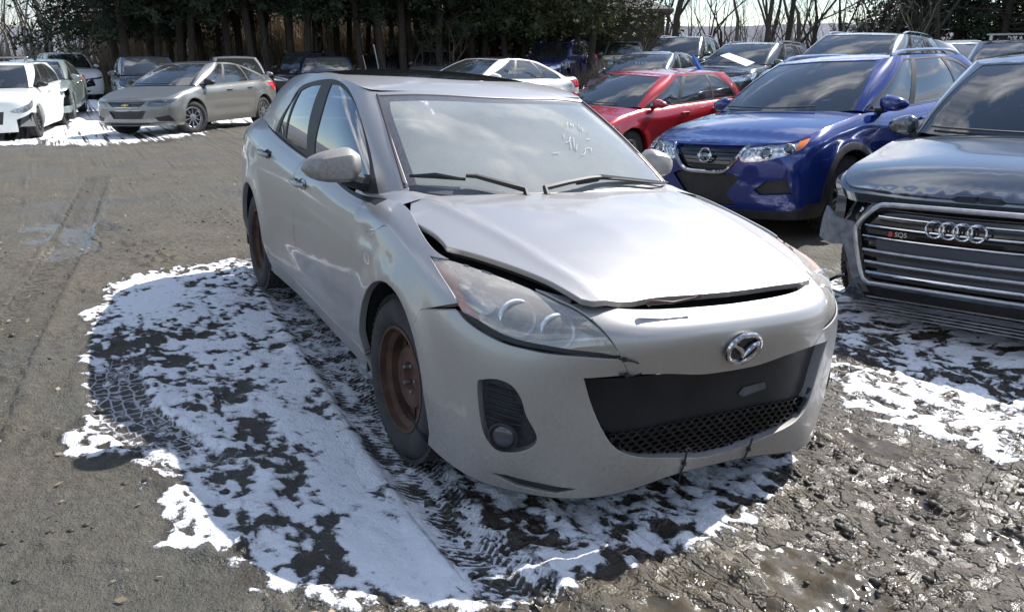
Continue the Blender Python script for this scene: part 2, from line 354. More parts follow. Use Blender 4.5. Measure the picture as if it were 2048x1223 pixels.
def tri_mesh(name, V, F, N=None, mat=None):
    """mesh from arrays; N: one normal per vertex"""
    V = np.asarray(V, np.float32); F = np.asarray(F, np.int32); k = F.shape[1]; me = bpy.data.meshes.new(name)
    me.vertices.add(len(V)); me.vertices.foreach_set('co', V.ravel()); me.loops.add(F.size); me.loops.foreach_set('vertex_index', F.ravel())
    me.polygons.add(len(F)); me.polygons.foreach_set('loop_start', np.arange(0, F.size, k, dtype=np.int32))
    me.polygons.foreach_set('loop_total', np.full(len(F), k, np.int32))
    me.polygons.foreach_set('use_smooth', np.full(len(F), N is not None)); me.update(calc_edges=True)
    if N is not None: me.normals_split_custom_set_from_vertices(np.asarray(N, np.float32).tolist())
    if mat: me.materials.append(mat)
    return me

class MB:
    """collects simple shapes into one mesh"""
    def __init__(self): self.v = []; self.f = []; self.sm = []
    def add(self, V, F, M=None, smooth=False):
        b = len(self.v); V = np.asarray(V, float)
        if M is not None: V = V @ np.array(M.to_3x3()).T + np.array(M.translation)
        self.v.extend(map(tuple, V)); self.f.extend(tuple(i + b for i in f) for f in F); self.sm.extend([smooth] * len(F)); return self
    def box(self, c, s, M=None, bev=0.0):
        x, y, z = (q / 2 for q in s); cx, cy, cz = c
        if bev <= 0:
            V = [(cx + i * x, cy + j * y, cz + k * z) for i in (-1, 1) for j in (-1, 1) for k in (-1, 1)]
            F = [(0, 1, 3, 2), (4, 6, 7, 5), (0, 4, 5, 1), (2, 3, 7, 6), (0, 2, 6, 4), (1, 5, 7, 3)]
            return self.add(V, F, M)
        b = min(bev, x, y, z); V = []; idx = {}
        for i in (-1, 1):
            for j in (-1, 1):
                for k in (-1, 1):
                    for a in range(3):
                        d = [i * (x - b), j * (y - b), k * (z - b)]; d[a] += (i, j, k)[a] * b
                        idx[(i, j, k, a)] = len(V); V.append((cx + d[0], cy + d[1], cz + d[2]))
        F = []
        for a in range(3):
            for sgn in (-1, 1):
                o = [q for q in range(3) if q != a]; L = []
                for u, w in ((-1, -1), (1, -1), (1, 1), (-1, 1)):
                    t = [0, 0, 0]; t[a] = sgn; t[o[0]] = u; t[o[1]] = w; L.append(idx[tuple(t) + (a,)])
                F.append(tuple(L) if (sgn > 0) == (a != 1) else tuple(L[::-1]))
        for a in range(3):
            o = [q for q in range(3) if q != a]
            for u in (-1, 1):
                for w in (-1, 1):
                    L = []
                    for e in (-1, 1):
                        t = [0, 0, 0]; t[a] = e; t[o[0]] = u; t[o[1]] = w; L.append((idx[tuple(t) + (o[0],)], idx[tuple(t) + (o[1],)]))
                    F.append((L[0][0], L[0][1], L[1][1], L[1][0]))
        for i in (-1, 1):
            for j in (-1, 1):
                for k in (-1, 1): F.append(tuple(idx[(i, j, k, a)] for a in range(3)))
        return self.add(V, F, M)
    def tube(self, pts, r, n=8, M=None, cap=True):
        pts = [Vector(p) for p in pts]; rr = r if isinstance(r, (list, tuple)) else [r] * len(pts); V = []; F = []
        up = Vector((0, 0, 1)); u = None
        for i, p in enumerate(pts):
            d = (pts[min(i + 1, len(pts) - 1)] - pts[max(i - 1, 0)]).normalized()
            if u is None: u = d.cross(up if abs(d.z) < .95 else Vector((1, 0, 0))).normalized()
            else: u = (u - d * u.dot(d)).normalized()
            w = d.cross(u)
            for k in range(n): a = 2 * math.pi * k / n; V.append(p + (u * math.cos(a) + w * math.sin(a)) * rr[i])
        for i in range(len(pts) - 1):
            for k in range(n): F.append((i * n + k, i * n + (k + 1) % n, (i + 1) * n + (k + 1) % n, (i + 1) * n + k))
        if cap: F += [tuple(range(n - 1, -1, -1)), tuple(range((len(pts) - 1) * n, len(pts) * n))]
        return self.add(V, F, M, True)
    def lathe(self, prof, n=24, M=None, axis='y', close=False, smooth=True):
        """profile of (radius, height) pairs turned round an axis"""
        V = []; F = []; m = len(prof)
        for i in range(n):
            a = 2 * math.pi * i / n; c, s = math.cos(a), math.sin(a)
            for r, h in prof: V.append({'y': (r * c, h, r * s), 'x': (h, r * c, r * s), 'z': (r * c, r * s, h)}[axis])
        for i in range(n):
            for j in range(m if close else m - 1):
                F.append((i * m + j, i * m + (j + 1) % m, ((i + 1) % n) * m + (j + 1) % m, ((i + 1) % n) * m + j))
        return self.add(V, F, M, smooth)
    def prism(self, poly, h0, h1, axis='z', M=None):
        n = len(poly); V = []
        for h in (h0, h1):
            for a, b in poly: V.append({'z': (a, b, h), 'y': (a, h, b), 'x': (h, a, b)}[axis])
        F = [tuple(range(n))[::-1], tuple(range(n, 2 * n))] + [(i, (i + 1) % n, n + (i + 1) % n, n + i) for i in range(n)]
        return self.add(V, F, M)
    def mesh(self, name, mat=None):
        me = bpy.data.meshes.new(name); me.from_pydata(self.v, [], self.f); me.polygons.foreach_set('use_smooth', self.sm); me.update()
        bm = bmesh.new(); bm.from_mesh(me); bmesh.ops.recalc_face_normals(bm, faces=bm.faces); bm.to_mesh(me); bm.free()
        if any(self.sm): me.set_sharp_from_angle(angle=math.radians(40))
        if mat: me.materials.append(mat)
        return me
    def build(self, name, mat=None, parent=None, M=None):
        return link(name, self.mesh(name, mat), None, parent, M)

def densify(poly, step, closed=True):
    out = []; n = len(poly)
    for i in range(n if closed else n - 1):
        a = np.array(poly[i]); b = np.array(poly[(i + 1) % n]); k = max(1, int(np.ceil(np.linalg.norm(b - a) / step)))
        out += [tuple(a + (b - a) * j / k) for j in range(k)]
    if not closed: out.append(tuple(poly[-1]))
    return out

def panels(surf, dom, regions, step, seg=None, default='body'):
    """cut a patch into panels. regions: (name, polygon), later ones on top. -> nodes (n,2), {name: triangles}"""
    regions = [(nm, [q[:2] for q in pl]) for nm, pl in regions]; dom = [q[:2] for q in dom]
    seg = seg or step * .7; polys = [densify(dom, seg)] + [densify(p, seg) for _, p in regions]
    V = []; E = []
    for p in polys:
        b = len(V); V += p; E += [(b + i, b + (i + 1) % len(p)) for i in range(len(p))]
    B = np.array(V); lo, hi = B.min(0), B.max(0)
    gx, gy = np.meshgrid(np.arange(lo[0], hi[0] + step, step), np.arange(lo[1], hi[1] + step, step), indexing='ij')
    gx = gx + (np.arange(gx.shape[1]) % 2 * step / 2)[None]; G = np.stack([gx.ravel(), gy.ravel()], 1)
    G = G[inside(dom, G)]
    if len(G):
        keep = np.ones(len(G), bool)
        for i in range(0, len(G), 2000): keep[i:i + 2000] = (((G[i:i + 2000, None] - B[None]) ** 2).sum(2).min(1) > (.42 * step) ** 2)
        G = G[keep]
    allv = [Vector(p) for p in V] + [Vector(p) for p in G]
    r = mathutils.geometry.delaunay_2d_cdt(allv, E, [], 0, 1e-5)
    nodes = np.array([tuple(v) for v in r[0]]); T = np.array([f for f in r[2] if len(f) == 3])
    cen = nodes[T].mean(1); ok = inside(dom, cen); T, cen = T[ok], cen[ok]
    lab = np.full(len(T), -1)
    for i, (nm, p) in enumerate(regions): lab[inside(p, cen)] = i
    out = {}
    if (lab < 0).any(): out[default] = [T[lab < 0]]
    for i, (nm, p) in enumerate(regions):
        if (lab == i).any(): out.setdefault(nm, []).append(T[lab == i])
    return nodes, {k: np.concatenate(v) for k, v in out.items()}

def islands(T):
    par = {}
    def find(a):
        while par.setdefault(a, a) != a: par[a] = par[par[a]]; a = par[a]
        return a
    for a, b, c in T.tolist(): ra = find(a); par[find(b)] = ra; par[find(c)] = ra
    r = np.array([find(a) for a in T[:, 0].tolist()]); ids, n = np.unique(r, return_counts=True); big = ids[n > max(12, .06 * len(T))]
    out = [T[r == i] for i in big[1:]]; return [T[~np.isin(r, big[1:])]] + out
def panel_arrays(surf, nodes, T, gap=0.0, off=0.0, depth=0.0, noflange=None):
    used, inv = np.unique(T, return_inverse=True); T = inv.reshape(-1, 3); st = nodes[used].copy()
    a = st[T[:, 1]] - st[T[:, 0]]; b = st[T[:, 2]] - st[T[:, 0]]; area = a[:, 0] * b[:, 1] - a[:, 1] * b[:, 0]
    T = T[np.abs(area) > 1e-9]; area = area[np.abs(area) > 1e-9]; T[area < 0] = T[area < 0][:, ::-1]
    e = np.concatenate([T[:, [0, 1]], T[:, [1, 2]], T[:, [2, 0]]]); key = e[:, 0].astype(np.int64) * (1 << 32) + e[:, 1]; rev = e[:, 1].astype(np.int64) * (1 << 32) + e[:, 0]
    be = e[~np.isin(key, rev)]
    if len(be) and gap > 0:
        d = st[be[:, 1]] - st[be[:, 0]]; d /= np.maximum(np.linalg.norm(d, axis=1), 1e-9)[:, None]; n = np.stack([-d[:, 1], d[:, 0]], 1)
        acc = np.zeros_like(st); np.add.at(acc, be[:, 0], n); np.add.at(acc, be[:, 1], n); L = np.linalg.norm(acc, axis=1)
        m = L > 1e-6; acc[m] /= np.maximum(L[m], .7)[:, None] * np.maximum(L[m], .7)[:, None] / 2; st = st + np.clip(acc, -1.5, 1.5) * gap
    P, N = surf.PN(st[:, 0], st[:, 1]); P = P + N * off
    fn = np.cross(P[T[:, 1]] - P[T[:, 0]], P[T[:, 2]] - P[T[:, 0]]); flip = (fn * N[T[:, 0]]).sum(1).sum() < 0
    V, NN, F = P, N, T.copy()
    if depth > 0 and len(be):
        bi = np.unique(be); mp = {v: i for i, v in enumerate(bi)}; n0 = len(V); k = len(bi)
        # outward direction in 3D at the rim
        acc = np.zeros((len(P), 3)); d3 = P[be[:, 1]] - P[be[:, 0]]; o3 = np.cross(d3, N[be[:, 0]]) * (-1 if flip else 1)
        o3 /= np.maximum(np.linalg.norm(o3, axis=1), 1e-9)[:, None]; np.add.at(acc, be[:, 0], o3); np.add.at(acc, be[:, 1], o3)
        acc /= np.maximum(np.linalg.norm(acc, axis=1), 1e-9)[:, None]; r = min(.003, depth * .3)
        dn = N[bi] if not isinstance(surf, Height) else np.array([[0, 0, 1.]]); ring1 = P[bi] - dn * r + acc[bi] * r * .8; ring2 = P[bi] - dn * depth + acc[bi] * r * .8
        nb = acc[bi] * .9 + N[bi] * .3; nb /= np.linalg.norm(nb, axis=1)[:, None]
        V = np.concatenate([V, ring1, ring1, ring2]); NN = np.concatenate([NN, nb, acc[bi], acc[bi]])
        A = np.array([mp[v] for v in be[:, 0]]); Bq = np.array([mp[v] for v in be[:, 1]])
        F = np.concatenate([F, np.stack([be[:, 1], be[:, 0], n0 + A], 1), np.stack([be[:, 1], n0 + A, n0 + Bq], 1),
                            np.stack([n0 + k + Bq, n0 + k + A, n0 + 2 * k + A], 1), np.stack([n0 + k + Bq, n0 + 2 * k + A, n0 + 2 * k + Bq], 1)])
    if flip: F = F[:, ::-1]
    return V, F, NN

def split_sides(nodes, T):
    c = nodes[T].mean(1)[:, 0]; return T[c < 0], T[c >= 0]

def make_panel(name, surf, nodes, T, mat, parent, **kw):
    V, F, N = panel_arrays(surf, nodes, T, **kw); return link(name, tri_mesh(name, V, F, N, mat), None, parent)
def mir(poly):
    """the same outline on the other side of the car"""
    return [(-p[0],) + tuple(p[1:]) for p in poly][::-1]

# ---------------------------------------------------------------- materials
def new_mat(name):
    m = bpy.data.materials.new(name); m.use_nodes = True; nt = m.node_tree; b = nt.nodes['Principled BSDF']; return m, nt, b
def nd(nt, t, **kw):
    n = nt.nodes.new(t)
    for k, v in kw.items():
        if k in n.inputs.keys() if hasattr(n.inputs, 'keys') else False: n.inputs[k].default_value = v
        else: setattr(n, k, v)
    return n
def noise(nt, scale, detail=4, rough=.55, coord='Object', vec=None, dist=0.0):
    n = nt.nodes.new('ShaderNodeTexNoise'); n.inputs['Scale'].default_value = scale; n.inputs['Detail'].default_value = detail
    n.inputs['Roughness'].default_value = rough; n.inputs['Distortion'].default_value = dist
    if vec is None:
        tc = nt.nodes.new('ShaderNodeTexCoord'); vec = tc.outputs[coord]
    nt.links.new(vec, n.inputs['Vector']); return n.outputs['Fac']
def ramp(nt, fac, stops):
    r = nt.nodes.new('ShaderNodeValToRGB'); el = r.color_ramp.elements
    while len(el) < len(stops): el.new(.5)
    for e, (p, c) in zip(el, stops):
        e.position = p; e.color = (c, c, c, 1) if isinstance(c, (int, float)) else tuple(c) + (1,)
    nt.links.new(fac, r.inputs['Fac']); return r.outputs['Color']
def mixc(nt, fac, a, b):
    m = nt.nodes.new('ShaderNodeMix'); m.data_type = 'RGBA'
    for sock, v in ((m.inputs[0], fac), (m.inputs[6], a), (m.inputs[7], b)):
        if isinstance(v, (int, float)) and sock != m.inputs[0]: v = (v, v, v)
        if isinstance(v, (int, float)): sock.default_value = v
        elif isinstance(v, tuple): sock.default_value = v + (1,) if len(v) == 3 else v
        else: nt.links.new(v, sock)
    return m.outputs[2]
def bump(nt, h, strength, dist, b, normal=None):
    n = nt.nodes.new('ShaderNodeBump'); n.inputs['Strength'].default_value = strength; n.inputs['Distance'].default_value = dist
    nt.links.new(h, n.inputs['Height'])
    if normal: nt.links.new(normal, n.inputs['Normal'])
    nt.links.new(n.outputs[0], b.inputs['Normal']); return n.outputs[0]
def math_node(nt, op, a, b=None):
    m = nt.nodes.new('ShaderNodeMath'); m.operation = op
    for i, v in enumerate((a, b)):
        if v is None: continue
        if isinstance(v, (int, float)): m.inputs[i].default_value = v
        else: nt.links.new(v, m.inputs[i])
    return m.outputs[0]

MATS = {}
def plain(name, col, rough=.5, metal=0.0, var=.0, scale=20, coat=0.0, spec=.5, bmp=0.0):
    if name in MATS: return MATS[name]
    m, nt, b = new_mat(name); b.inputs['Roughness'].default_value = rough; b.inputs['Metallic'].default_value = metal
    b.inputs['Coat Weight'].default_value = coat; b.inputs['Specular IOR Level'].default_value = spec
    f = noise(nt, scale); v = max(var, .06); c = ramp(nt, f, [(.3, tuple(q * (1 - v) for q in col)), (.7, tuple(min(1, q * (1 + v)) for q in col))])
    nt.links.new(c, b.inputs['Base Color'])
    if bmp: bump(nt, f, .5, bmp, b)
    MATS[name] = m; return m

def paint(name, col, metal=.5, rough=.32, dirt=.35, coat=.8, dirtcol=(.16, .14, .12)):
    if name in MATS: return MATS[name]
    m, nt, b = new_mat(name)
    tc = nt.nodes.new('ShaderNodeTexCoord'); sep = nt.nodes.new('ShaderNodeSeparateXYZ'); nt.links.new(tc.outputs['Object'], sep.inputs[0])
    f1 = noise(nt, 2.2, 6, .65, vec=tc.outputs['Object']); f2 = noise(nt, 75, 4, .7, vec=tc.outputs['Object'])
    low = nt.nodes.new('ShaderNodeMapRange'); low.inputs[1].default_value = .15; low.inputs[2].default_value = .75; low.inputs[3].default_value = 1; low.inputs[4].default_value = .18
    nt.links.new(sep.outputs[2], low.inputs[0])
    d = math_node(nt, 'MULTIPLY', math_node(nt, 'MULTIPLY', ramp(nt, f1, [(.3, .25), (.75, 1.0)]), low.outputs[0]), dirt)
    d = math_node(nt, 'MULTIPLY', d, ramp(nt, f2, [(.35, .55), (.65, 1.1)]))
    nt.links.new(mixc(nt, d, tuple(col), tuple(dirtcol)), b.inputs['Base Color'])
    b.inputs['Metallic'].default_value = metal
    nt.links.new(math_node(nt, 'ADD', math_node(nt, 'MULTIPLY', d, .45), rough), b.inputs['Roughness'])
    nt.links.new(math_node(nt, 'SUBTRACT', coat, math_node(nt, 'MULTIPLY', d, 1.2)), b.inputs['Coat Weight'])
    b.inputs['Coat Roughness'].default_value = .05
    bump(nt, f2, .06, .002, b)
    MATS[name] = m; return m

def glass(name, tint=(.5, .56, .55), opaque=.25, dust=.0, dustcol=(.42, .43, .40), refl=.08):
    """thin car glass: sky-reflecting coat over a tinted see-through sheet, with dust"""
    if name in MATS: return MATS[name]
    m = bpy.data.materials.new(name); m.use_nodes = True; nt = m.node_tree; nt.nodes.clear(); out = nt.nodes.new('ShaderNodeOutputMaterial')
    tr = nt.nodes.new('ShaderNodeBsdfTransparent'); tr.inputs[0].default_value = tuple(tint) + (1,)
    df = nt.nodes.new('ShaderNodeBsdfDiffuse'); df.inputs[0].default_value = (.01, .012, .014, 1)
    gl = nt.nodes.new('ShaderNodeBsdfGlossy'); gl.inputs['Roughness'].default_value = .015; gl.inputs[0].default_value = (1, 1, 1, 1)
    m1 = nt.nodes.new('ShaderNodeMixShader'); m1.inputs[0].default_value = opaque; nt.links.new(tr.outputs[0], m1.inputs[1]); nt.links.new(df.outputs[0], m1.inputs[2])
    last = m1.outputs[0]
    fr = nt.nodes.new('ShaderNodeFresnel'); fr.inputs[0].default_value = 1.62
    m2 = nt.nodes.new('ShaderNodeMixShader'); nt.links.new(math_node(nt, 'ADD', fr.outputs[0], refl), m2.inputs[0]); nt.links.new(last, m2.inputs[1]); nt.links.new(gl.outputs[0], m2.inputs[2]); last = m2.outputs[0]
    if dust:
        dd = nt.nodes.new('ShaderNodeBsdfDiffuse'); f = noise(nt, 1.7, 7, .6); f2 = noise(nt, 90, 2, .6)
        dd.inputs[0].default_value = tuple(dustcol) + (1,)
        w = math_node(nt, 'MULTIPLY', ramp(nt, f, [(.25, .55), (.8, 1.0)]), ramp(nt, f2, [(.35, .93), (.7, 1.0)]))
        m3 = nt.nodes.new('ShaderNodeMixShader'); nt.links.new(math_node(nt, 'MULTIPLY', w, dust), m3.inputs[0]); nt.links.new(last, m3.inputs[1]); nt.links.new(dd.outputs[0], m3.inputs[2]); last = m3.outputs[0]
    nt.links.new(last, out.inputs[0]); MATS[name] = m; return m

def mk_common():
    g = {}
    g['black'] = plain('black_plastic', (.018, .018, .020), .55, var=.4, scale=12, bmp=.0005)
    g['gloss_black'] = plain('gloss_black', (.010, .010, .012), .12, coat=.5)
    g['rubber'] = plain('tyre_rubber', (.032, .030, .030), .85, var=.5, scale=9, bmp=.001)
    g['chrome'] = plain('chrome', (.62, .63, .65), .10, 1.0, var=.12, scale=15)
    g['alloy'] = plain('alloy', (.42, .42, .43), .30, .9, var=.2)
    g['steelrim'] = plain('steel_rim', (.12, .11, .11), .5, .6, var=.3)
    g['lamp'] = plain('lamp_reflector', (.55, .57, .60), .18, .85, var=.5, scale=30, bmp=.004)
    g['amber'] = plain('amber_lens', (.75, .20, .03), .2, .0, coat=1)
    g['redlens'] = plain('red_lens', (.45, .01, .01), .15, coat=1)
    g['glass'] = glass('car_glass', (.42, .50, .50), .45, .05)
    g['dark_glass'] = glass('privacy_glass', (.12, .13, .14), .75, .04)
    g['lens'] = glass('lamp_lens', (.9, .92, .92), .02, .05)
    g['seat'] = plain('seat_fabric', (.05, .05, .055), .85, var=.3, scale=40)
    g['cabin'] = plain('cabin_trim', (.030, .029, .028), .8, var=.3)
    g['paper'] = plain('paper_sheet', (.75, .75, .70), .7)
    g['brownpaper'] = plain('cardboard', (.30, .20, .11), .8)
    return g

# ---------------------------------------------------------------- wheels and generic cars
def wheel_meshes(kind, R=.33, w=.20, hi=False):
    """tyre, rim and hub meshes; axis along y, outer face towards -y"""
    key = (kind, round(R, 3), hi)
    if key in WHEELS: return WHEELS[key]
    r = R * .655; h = w / 2; n = 48 if hi else 28
    tyre = MB().lathe([(r - .012, -h + .035), (r + .002, -h + .008), (r + .03, -h - .004), (R - .05, -h - .006), (R - .022, -h + .004), (R - .006, -h + .024), (R, -h + .045), (R, h - .045), (R - .006, h - .024), (R - .022, h - .004), (r + .03, h), (r - .01, h - .01)], n)
    if hi:
        for i in range(64):
            a = 2 * math.pi * i / 64; M = Matrix.Rotation(-a, 4, 'Y')
            for sgn in (-1, 1):
                tyre.box((R + .001, sgn * (h - .030), 0), (.018, .034, .019), M @ Matrix.Rotation(sgn * .25, 4, 'X'))
                tyre.box((R + .001, sgn * (h - .068), 0), (.014, .030, .020), M @ Matrix.Rotation(-sgn * .4, 4, 'X'))
    rim = MB(); rm = MB()
    rim.lathe([(r, -h + .006), (r - .012, -h + .004), (r - .016, -h + .03), (r - .035, -h + .045), (r - .04, h - .03), (r - .01, h - .01)], n)
    if kind == 'steel':
        prof = [(r - .036, -h + .105), (r - .045, -h + .088), (r * .88, -h + .080), (r * .66, -h + .080), (r * .60, -h + .066), (r * .56, -h + .050), (r * .30, -h + .052), (r * .24, -h + .074), (.0, -h + .076)]
        m = len(prof); N = 64; V = []; F = []
        for i in range(N):
            a = 2 * math.pi * i / N
            for q, hh in prof: V.append((q * math.cos(a), hh, q * math.sin(a)))
        for i in range(N):
            for j in range(m - 1):
                if j == 2 and i % 4 == 1: continue                      # the row of openings
                F.append((i * m + j, i * m + j + 1, ((i + 1) % N) * m + j + 1, ((i + 1) % N) * m + j))
        rim.add(V, F, None, True)
    else:
        ns = {'five': 5, 'ten': 10, 'twin': 7}[kind]
        for i in range(ns):
            a = 2 * math.pi * i / ns; M = Matrix.Rotation(-a, 4, 'Y')
            for off in ((-.018, .018) if kind == 'twin' else (0,)):
                wd = {'five': .05, 'ten': .020, 'twin': .018}[kind]
                rim.add([(.03, -h + .030, off * .5 - wd * .5), (.03, -h + .030, off * .5 + wd * .5), (r - .02, -h + .018, off * 1.6 + wd * .5), (r - .02, -h + .018, off * 1.6 - wd * .5),
                         (.03, -h + .060, off * .5 - wd * .6), (.03, -h + .060, off * .5 + wd * .6), (r - .02, -h + .050, off * 1.6 + wd * .6), (r - .02, -h + .050, off * 1.6 - wd * .6)],
                        [(0, 1, 2, 3), (0, 4, 5, 1), (1, 5, 6, 2), (2, 6, 7, 3), (3, 7, 4, 0)], M)
        rim.lathe([(.075, -h + .055), (.068, -h + .022), (.03, -h + .016), (0, -h + .015)], 20)
        rm.lathe([(r - .03, -h + .09), (0, -h + .09)], 24)
        rm.lathe([(r * .72, -h + .066), (r * .72, -h + .08), (.06, -h + .08)], 24)
    nuts = MB()
    for i in range(5):
        a = 2 * math.pi * (i + .25) / 5; nuts.lathe([(.007, -h + (.044 if kind == 'steel' else .012)), (.0085, -h + (.05 if kind == 'steel' else .03)), (.0085, -h + .07)], 6, Matrix.Translation((.054 * math.cos(a), 0, .054 * math.sin(a))))
        nuts.lathe([(0, -h + (.043 if kind == 'steel' else .011)), (.007, -h + (.044 if kind == 'steel' else .012))], 6, Matrix.Translation((.054 * math.cos(a), 0, .054 * math.sin(a))))
    WHEELS[key] = (tyre.mesh('tyre'), rim.mesh('rim'), nuts.mesh('wheel_nuts'), rm.mesh('brake_disc') if rm.v else None)
    return WHEELS[key]
WHEELS = {}

def with_mat(me, mat):
    if me.materials and me.materials[0] == mat: return me
    if not me.materials: me.materials.append(mat); return me
    key = (me.name, mat.name)
    if key not in RECOL: c = me.copy(); c.materials[0] = mat; RECOL[key] = c
    return RECOL[key]
RECOL = {}

def add_wheel(parent, x, side, kind, R, w, W2, steer=0, rimmat=None, hi=False, z=None, camber=0, flat=0):
    ty, ri, nu, br = wheel_meshes(kind, R, w, hi)
    M = Matrix.Translation((x, side * (W2 - w / 2 - .025), (R if z is None else z))) @ Matrix.Rotation(steer, 4, 'Z') @ Matrix.Rotation(camber, 4, 'X') @ (Matrix.Rotation(math.pi, 4, 'Z') if side > 0 else Matrix.Identity(4)) @ Matrix.Rotation(.4 * x + side, 4, 'Y')
    t = link('wheel', with_mat(ty, G['rubber']), None, parent, M)
    rim = link('rim', with_mat(ri, rimmat or G['alloy']), None, t)
    if br: link('brake_disc', with_mat(br, G['steelrim']), None, t)
    link('wheel_nuts', with_mat(nu, G['chrome'] if not rimmat or kind != 'steel' else G['nut']), None, t)
    return t

def mirror_part(parent, x, y, z, side, mat, s=1.0, black_base=True, shape=(.20, .11, .075)):
    """door mirror: rounded housing, stalk and glass, pointing outwards"""
    def housing(u, v):
        return None
    mb = MB(); nx, nz = 14, 12; V = []; L, T, Hh = shape; L *= s; T *= s; Hh *= s
    for i in range(nx + 1):
        f = i / nx; yy = f * 2 * L; k = (1 - abs(2 * f - 1) ** (5 if f < .5 else 2.5)) ** .5 if 0 < f < 1 else (.55 if f == 0 else .12)
        kz = k * (1.0 - .35 * f ** 1.5)
        for j in range(nz):
            a = 2 * math.pi * j / nz; ca, sa = math.cos(a), math.sin(a)
            px = max(ca, -.35) * T * k; pz = Hh * kz * (abs(sa) ** .62) * (1 if sa > 0 else -1) + .01 * s - f * .012
            V.append((px - f * f * .05 * s, side * yy, pz))
    F = [(i * nz + j, i * nz + (j + 1) % nz, (i + 1) * nz + (j + 1) % nz, (i + 1) * nz + j) for i in range(nx) for j in range(nz)]
    F += [tuple(range(nz)), tuple(range(nx * nz, (nx + 1) * nz))]
    mb.add(V, F, None, True)
    o = mb.build('door_mirror', mat, parent, Matrix.Translation((x, side * y, z)) @ Matrix.Rotation(side * -.06, 4, 'X'))
    st = MB().tube([(.0, side * -.06, -.085 * s), (.0, side * .0, -.07 * s), (-.005, side * .07 * s, -.045 * s)], [.042 * s, .034 * s, .030 * s], 8)
    st.build('mirror_stalk', G['black'] if black_base else mat, o)
    gl = MB().box((-.04 * s, side * L * .95, .0), (.006, L * 1.3, Hh * 1.25), None, .003); gl.build('mirror_glass', G['chrome'], o)
    return o

def seat_mesh():
    mb = MB()
    mb.box((0, 0, .30), (.50, .50, .16), None, .05); mb.box((-.27, 0, .62), (.14, .48, .60), Matrix.Rotation(-.12, 4, 'Y'), .05); mb.box((-.40, 0, 1.0), (.11, .26, .19), None, .045)
    mb.tube([(-.38, .07, .9), (-.39, .07, 1.0)], .008); mb.tube([(-.38, -.07, .9), (-.39, -.07, 1.0)], .008)
    return mb.mesh('seat')
def steering_mesh():
    mb = MB(); pts = [(0, .18 * math.cos(a), .18 * math.sin(a)) for a in np.linspace(0, 2 * math.pi, 22)]
    mb.tube(pts, .013, 6, cap=False); mb.box((.02, 0, 0), (.05, .11, .09), None, .02); mb.box((.02, 0, 0), (.015, .33, .03)); mb.box((.02, 0, -.08), (.015, .03, .16)); return mb.mesh('steering_wheel')

def cabin(parent, p, xc, belt0, near=True):
    w = p['W'] / 2; zb = min(p['zbf'], p['zhc']) - .06
    tub = MB(); tub.box(((p['xe'] + xc) / 2, 0, .33), (abs(p['xe'] - xc) + .2, 2 * w - .30, .10)); tub.box(((p['xe'] + xc) / 2, w - .15, (zb + .3) / 2), (abs(p['xe'] - xc) - .1, .03, zb - .3)); tub.box(((p['xe'] + xc) / 2, -w + .15, (zb + .3) / 2), (abs(p['xe'] - xc) - .1, .03, zb - .3))
    tub.build('cabin_floor', G['cabin'], parent)
    d = MB(); d.box((xc - .02, 0, zb - .05), (.62, 2 * w - .34, .10), None, .04); d.box((xc - .28, 0, zb - .17), (.16, 2 * w - .36, .22), None, .06); d.box((xc - .33, .37, zb - .01), (.12, .34, .09), None, .04)
    d.build('dashboard', G['cabin'], parent)
    if 'seat' not in SHARED: SHARED['seat'] = with_mat(seat_mesh(), G['seat']); SHARED['steer'] = with_mat(steering_mesh(), G['cabin'])
    dz = p['H'] - 1.48
    for sd in (-1, 1):
        link('seat', SHARED['seat'], None, parent, Matrix.Translation((xc - .95, sd * .37, .10 + dz)))
    if near:
        link('steering_wheel', SHARED['steer'], None, parent, Matrix.Translation((xc - .45, .37, zb - .02)) @ Matrix.Rotation(-.4, 4, 'Y'))
        b = MB(); b.box((xc - 1.85, 0, .42 + dz), (.5, 1.2, .16), None, .05); b.box((xc - 2.12, 0, .72 + dz), (.14, 1.2, .55), Matrix.Identity(4), .05)
        for y in (-.36, .36): b.box((xc - 2.14, y, 1.04 + dz), (.10, .26, .13), None, .04)
        b.build('rear_seat', G['seat'], parent)
        m = MB().box((p['xr'] - .02, 0, p['H'] - .21), (.03, .24, .065), None, .02); m.build('inner_mirror', G['black'], parent)
SHARED = {}

def dlo_polys(p, g, belt, xc):
    """side glass outlines in green-house (s,t) for the right side, from x at foot and head"""
    s4 = g.ks[len(g.ks) // 2 + 5]; n0 = len(g.ks) // 2
    sa = g.ks[n0 + 5] - .02; sd = g.ks[n0 + 10]; t1 = g.t1; L = sd - sa; tb, tt = .03, t1 - .065
    def q(f, t): return (sa + L * f, t)
    xs = g.P(np.linspace(sa, sd, 200), np.full(200, t1 * .4))[:, 0]
    def fx(x): return float(np.interp(-x, -xs, np.linspace(0, 1, 200)))
    b = fx(-p['WB'] * .52); c = fx(-p['WB'] * .52 - .86)
    front = [q(.00, tb, ) + (1,), q(.05, tt * .42), q(.14, tt * .92), q(.20, tt), q(b - .04, tt) + (1,), q(b - .02, tb) + (1,)]
    rear = [q(b + .02, tb) + (1,), q(b, tt) + (1,), q(c - .05, tt) + (1,), q(c - .01, tt * .55), q(c - .01, tb) + (1,)]
    zq = min(.96, c + .22); last = [q(c + .02, tb) + (1,), q(c + .0, tt * .96) + (1,), q(zq - .10, tt * .85), q(zq, tt * .35), q(zq, tb) + (1,)]
    top = [q(-.015, tb - .012) + (1,), q(.03, tt * .42), q(.12, tt * .95), q(.19, tt + .022), q(c, tt + .022), q(zq - .08, tt * .95), q(zq + .02, tt * .4), q(zq + .02, tb - .012) + (1,)]
    return top, [('side_window', front), ('side_window', rear), ('quarter_window', last)]

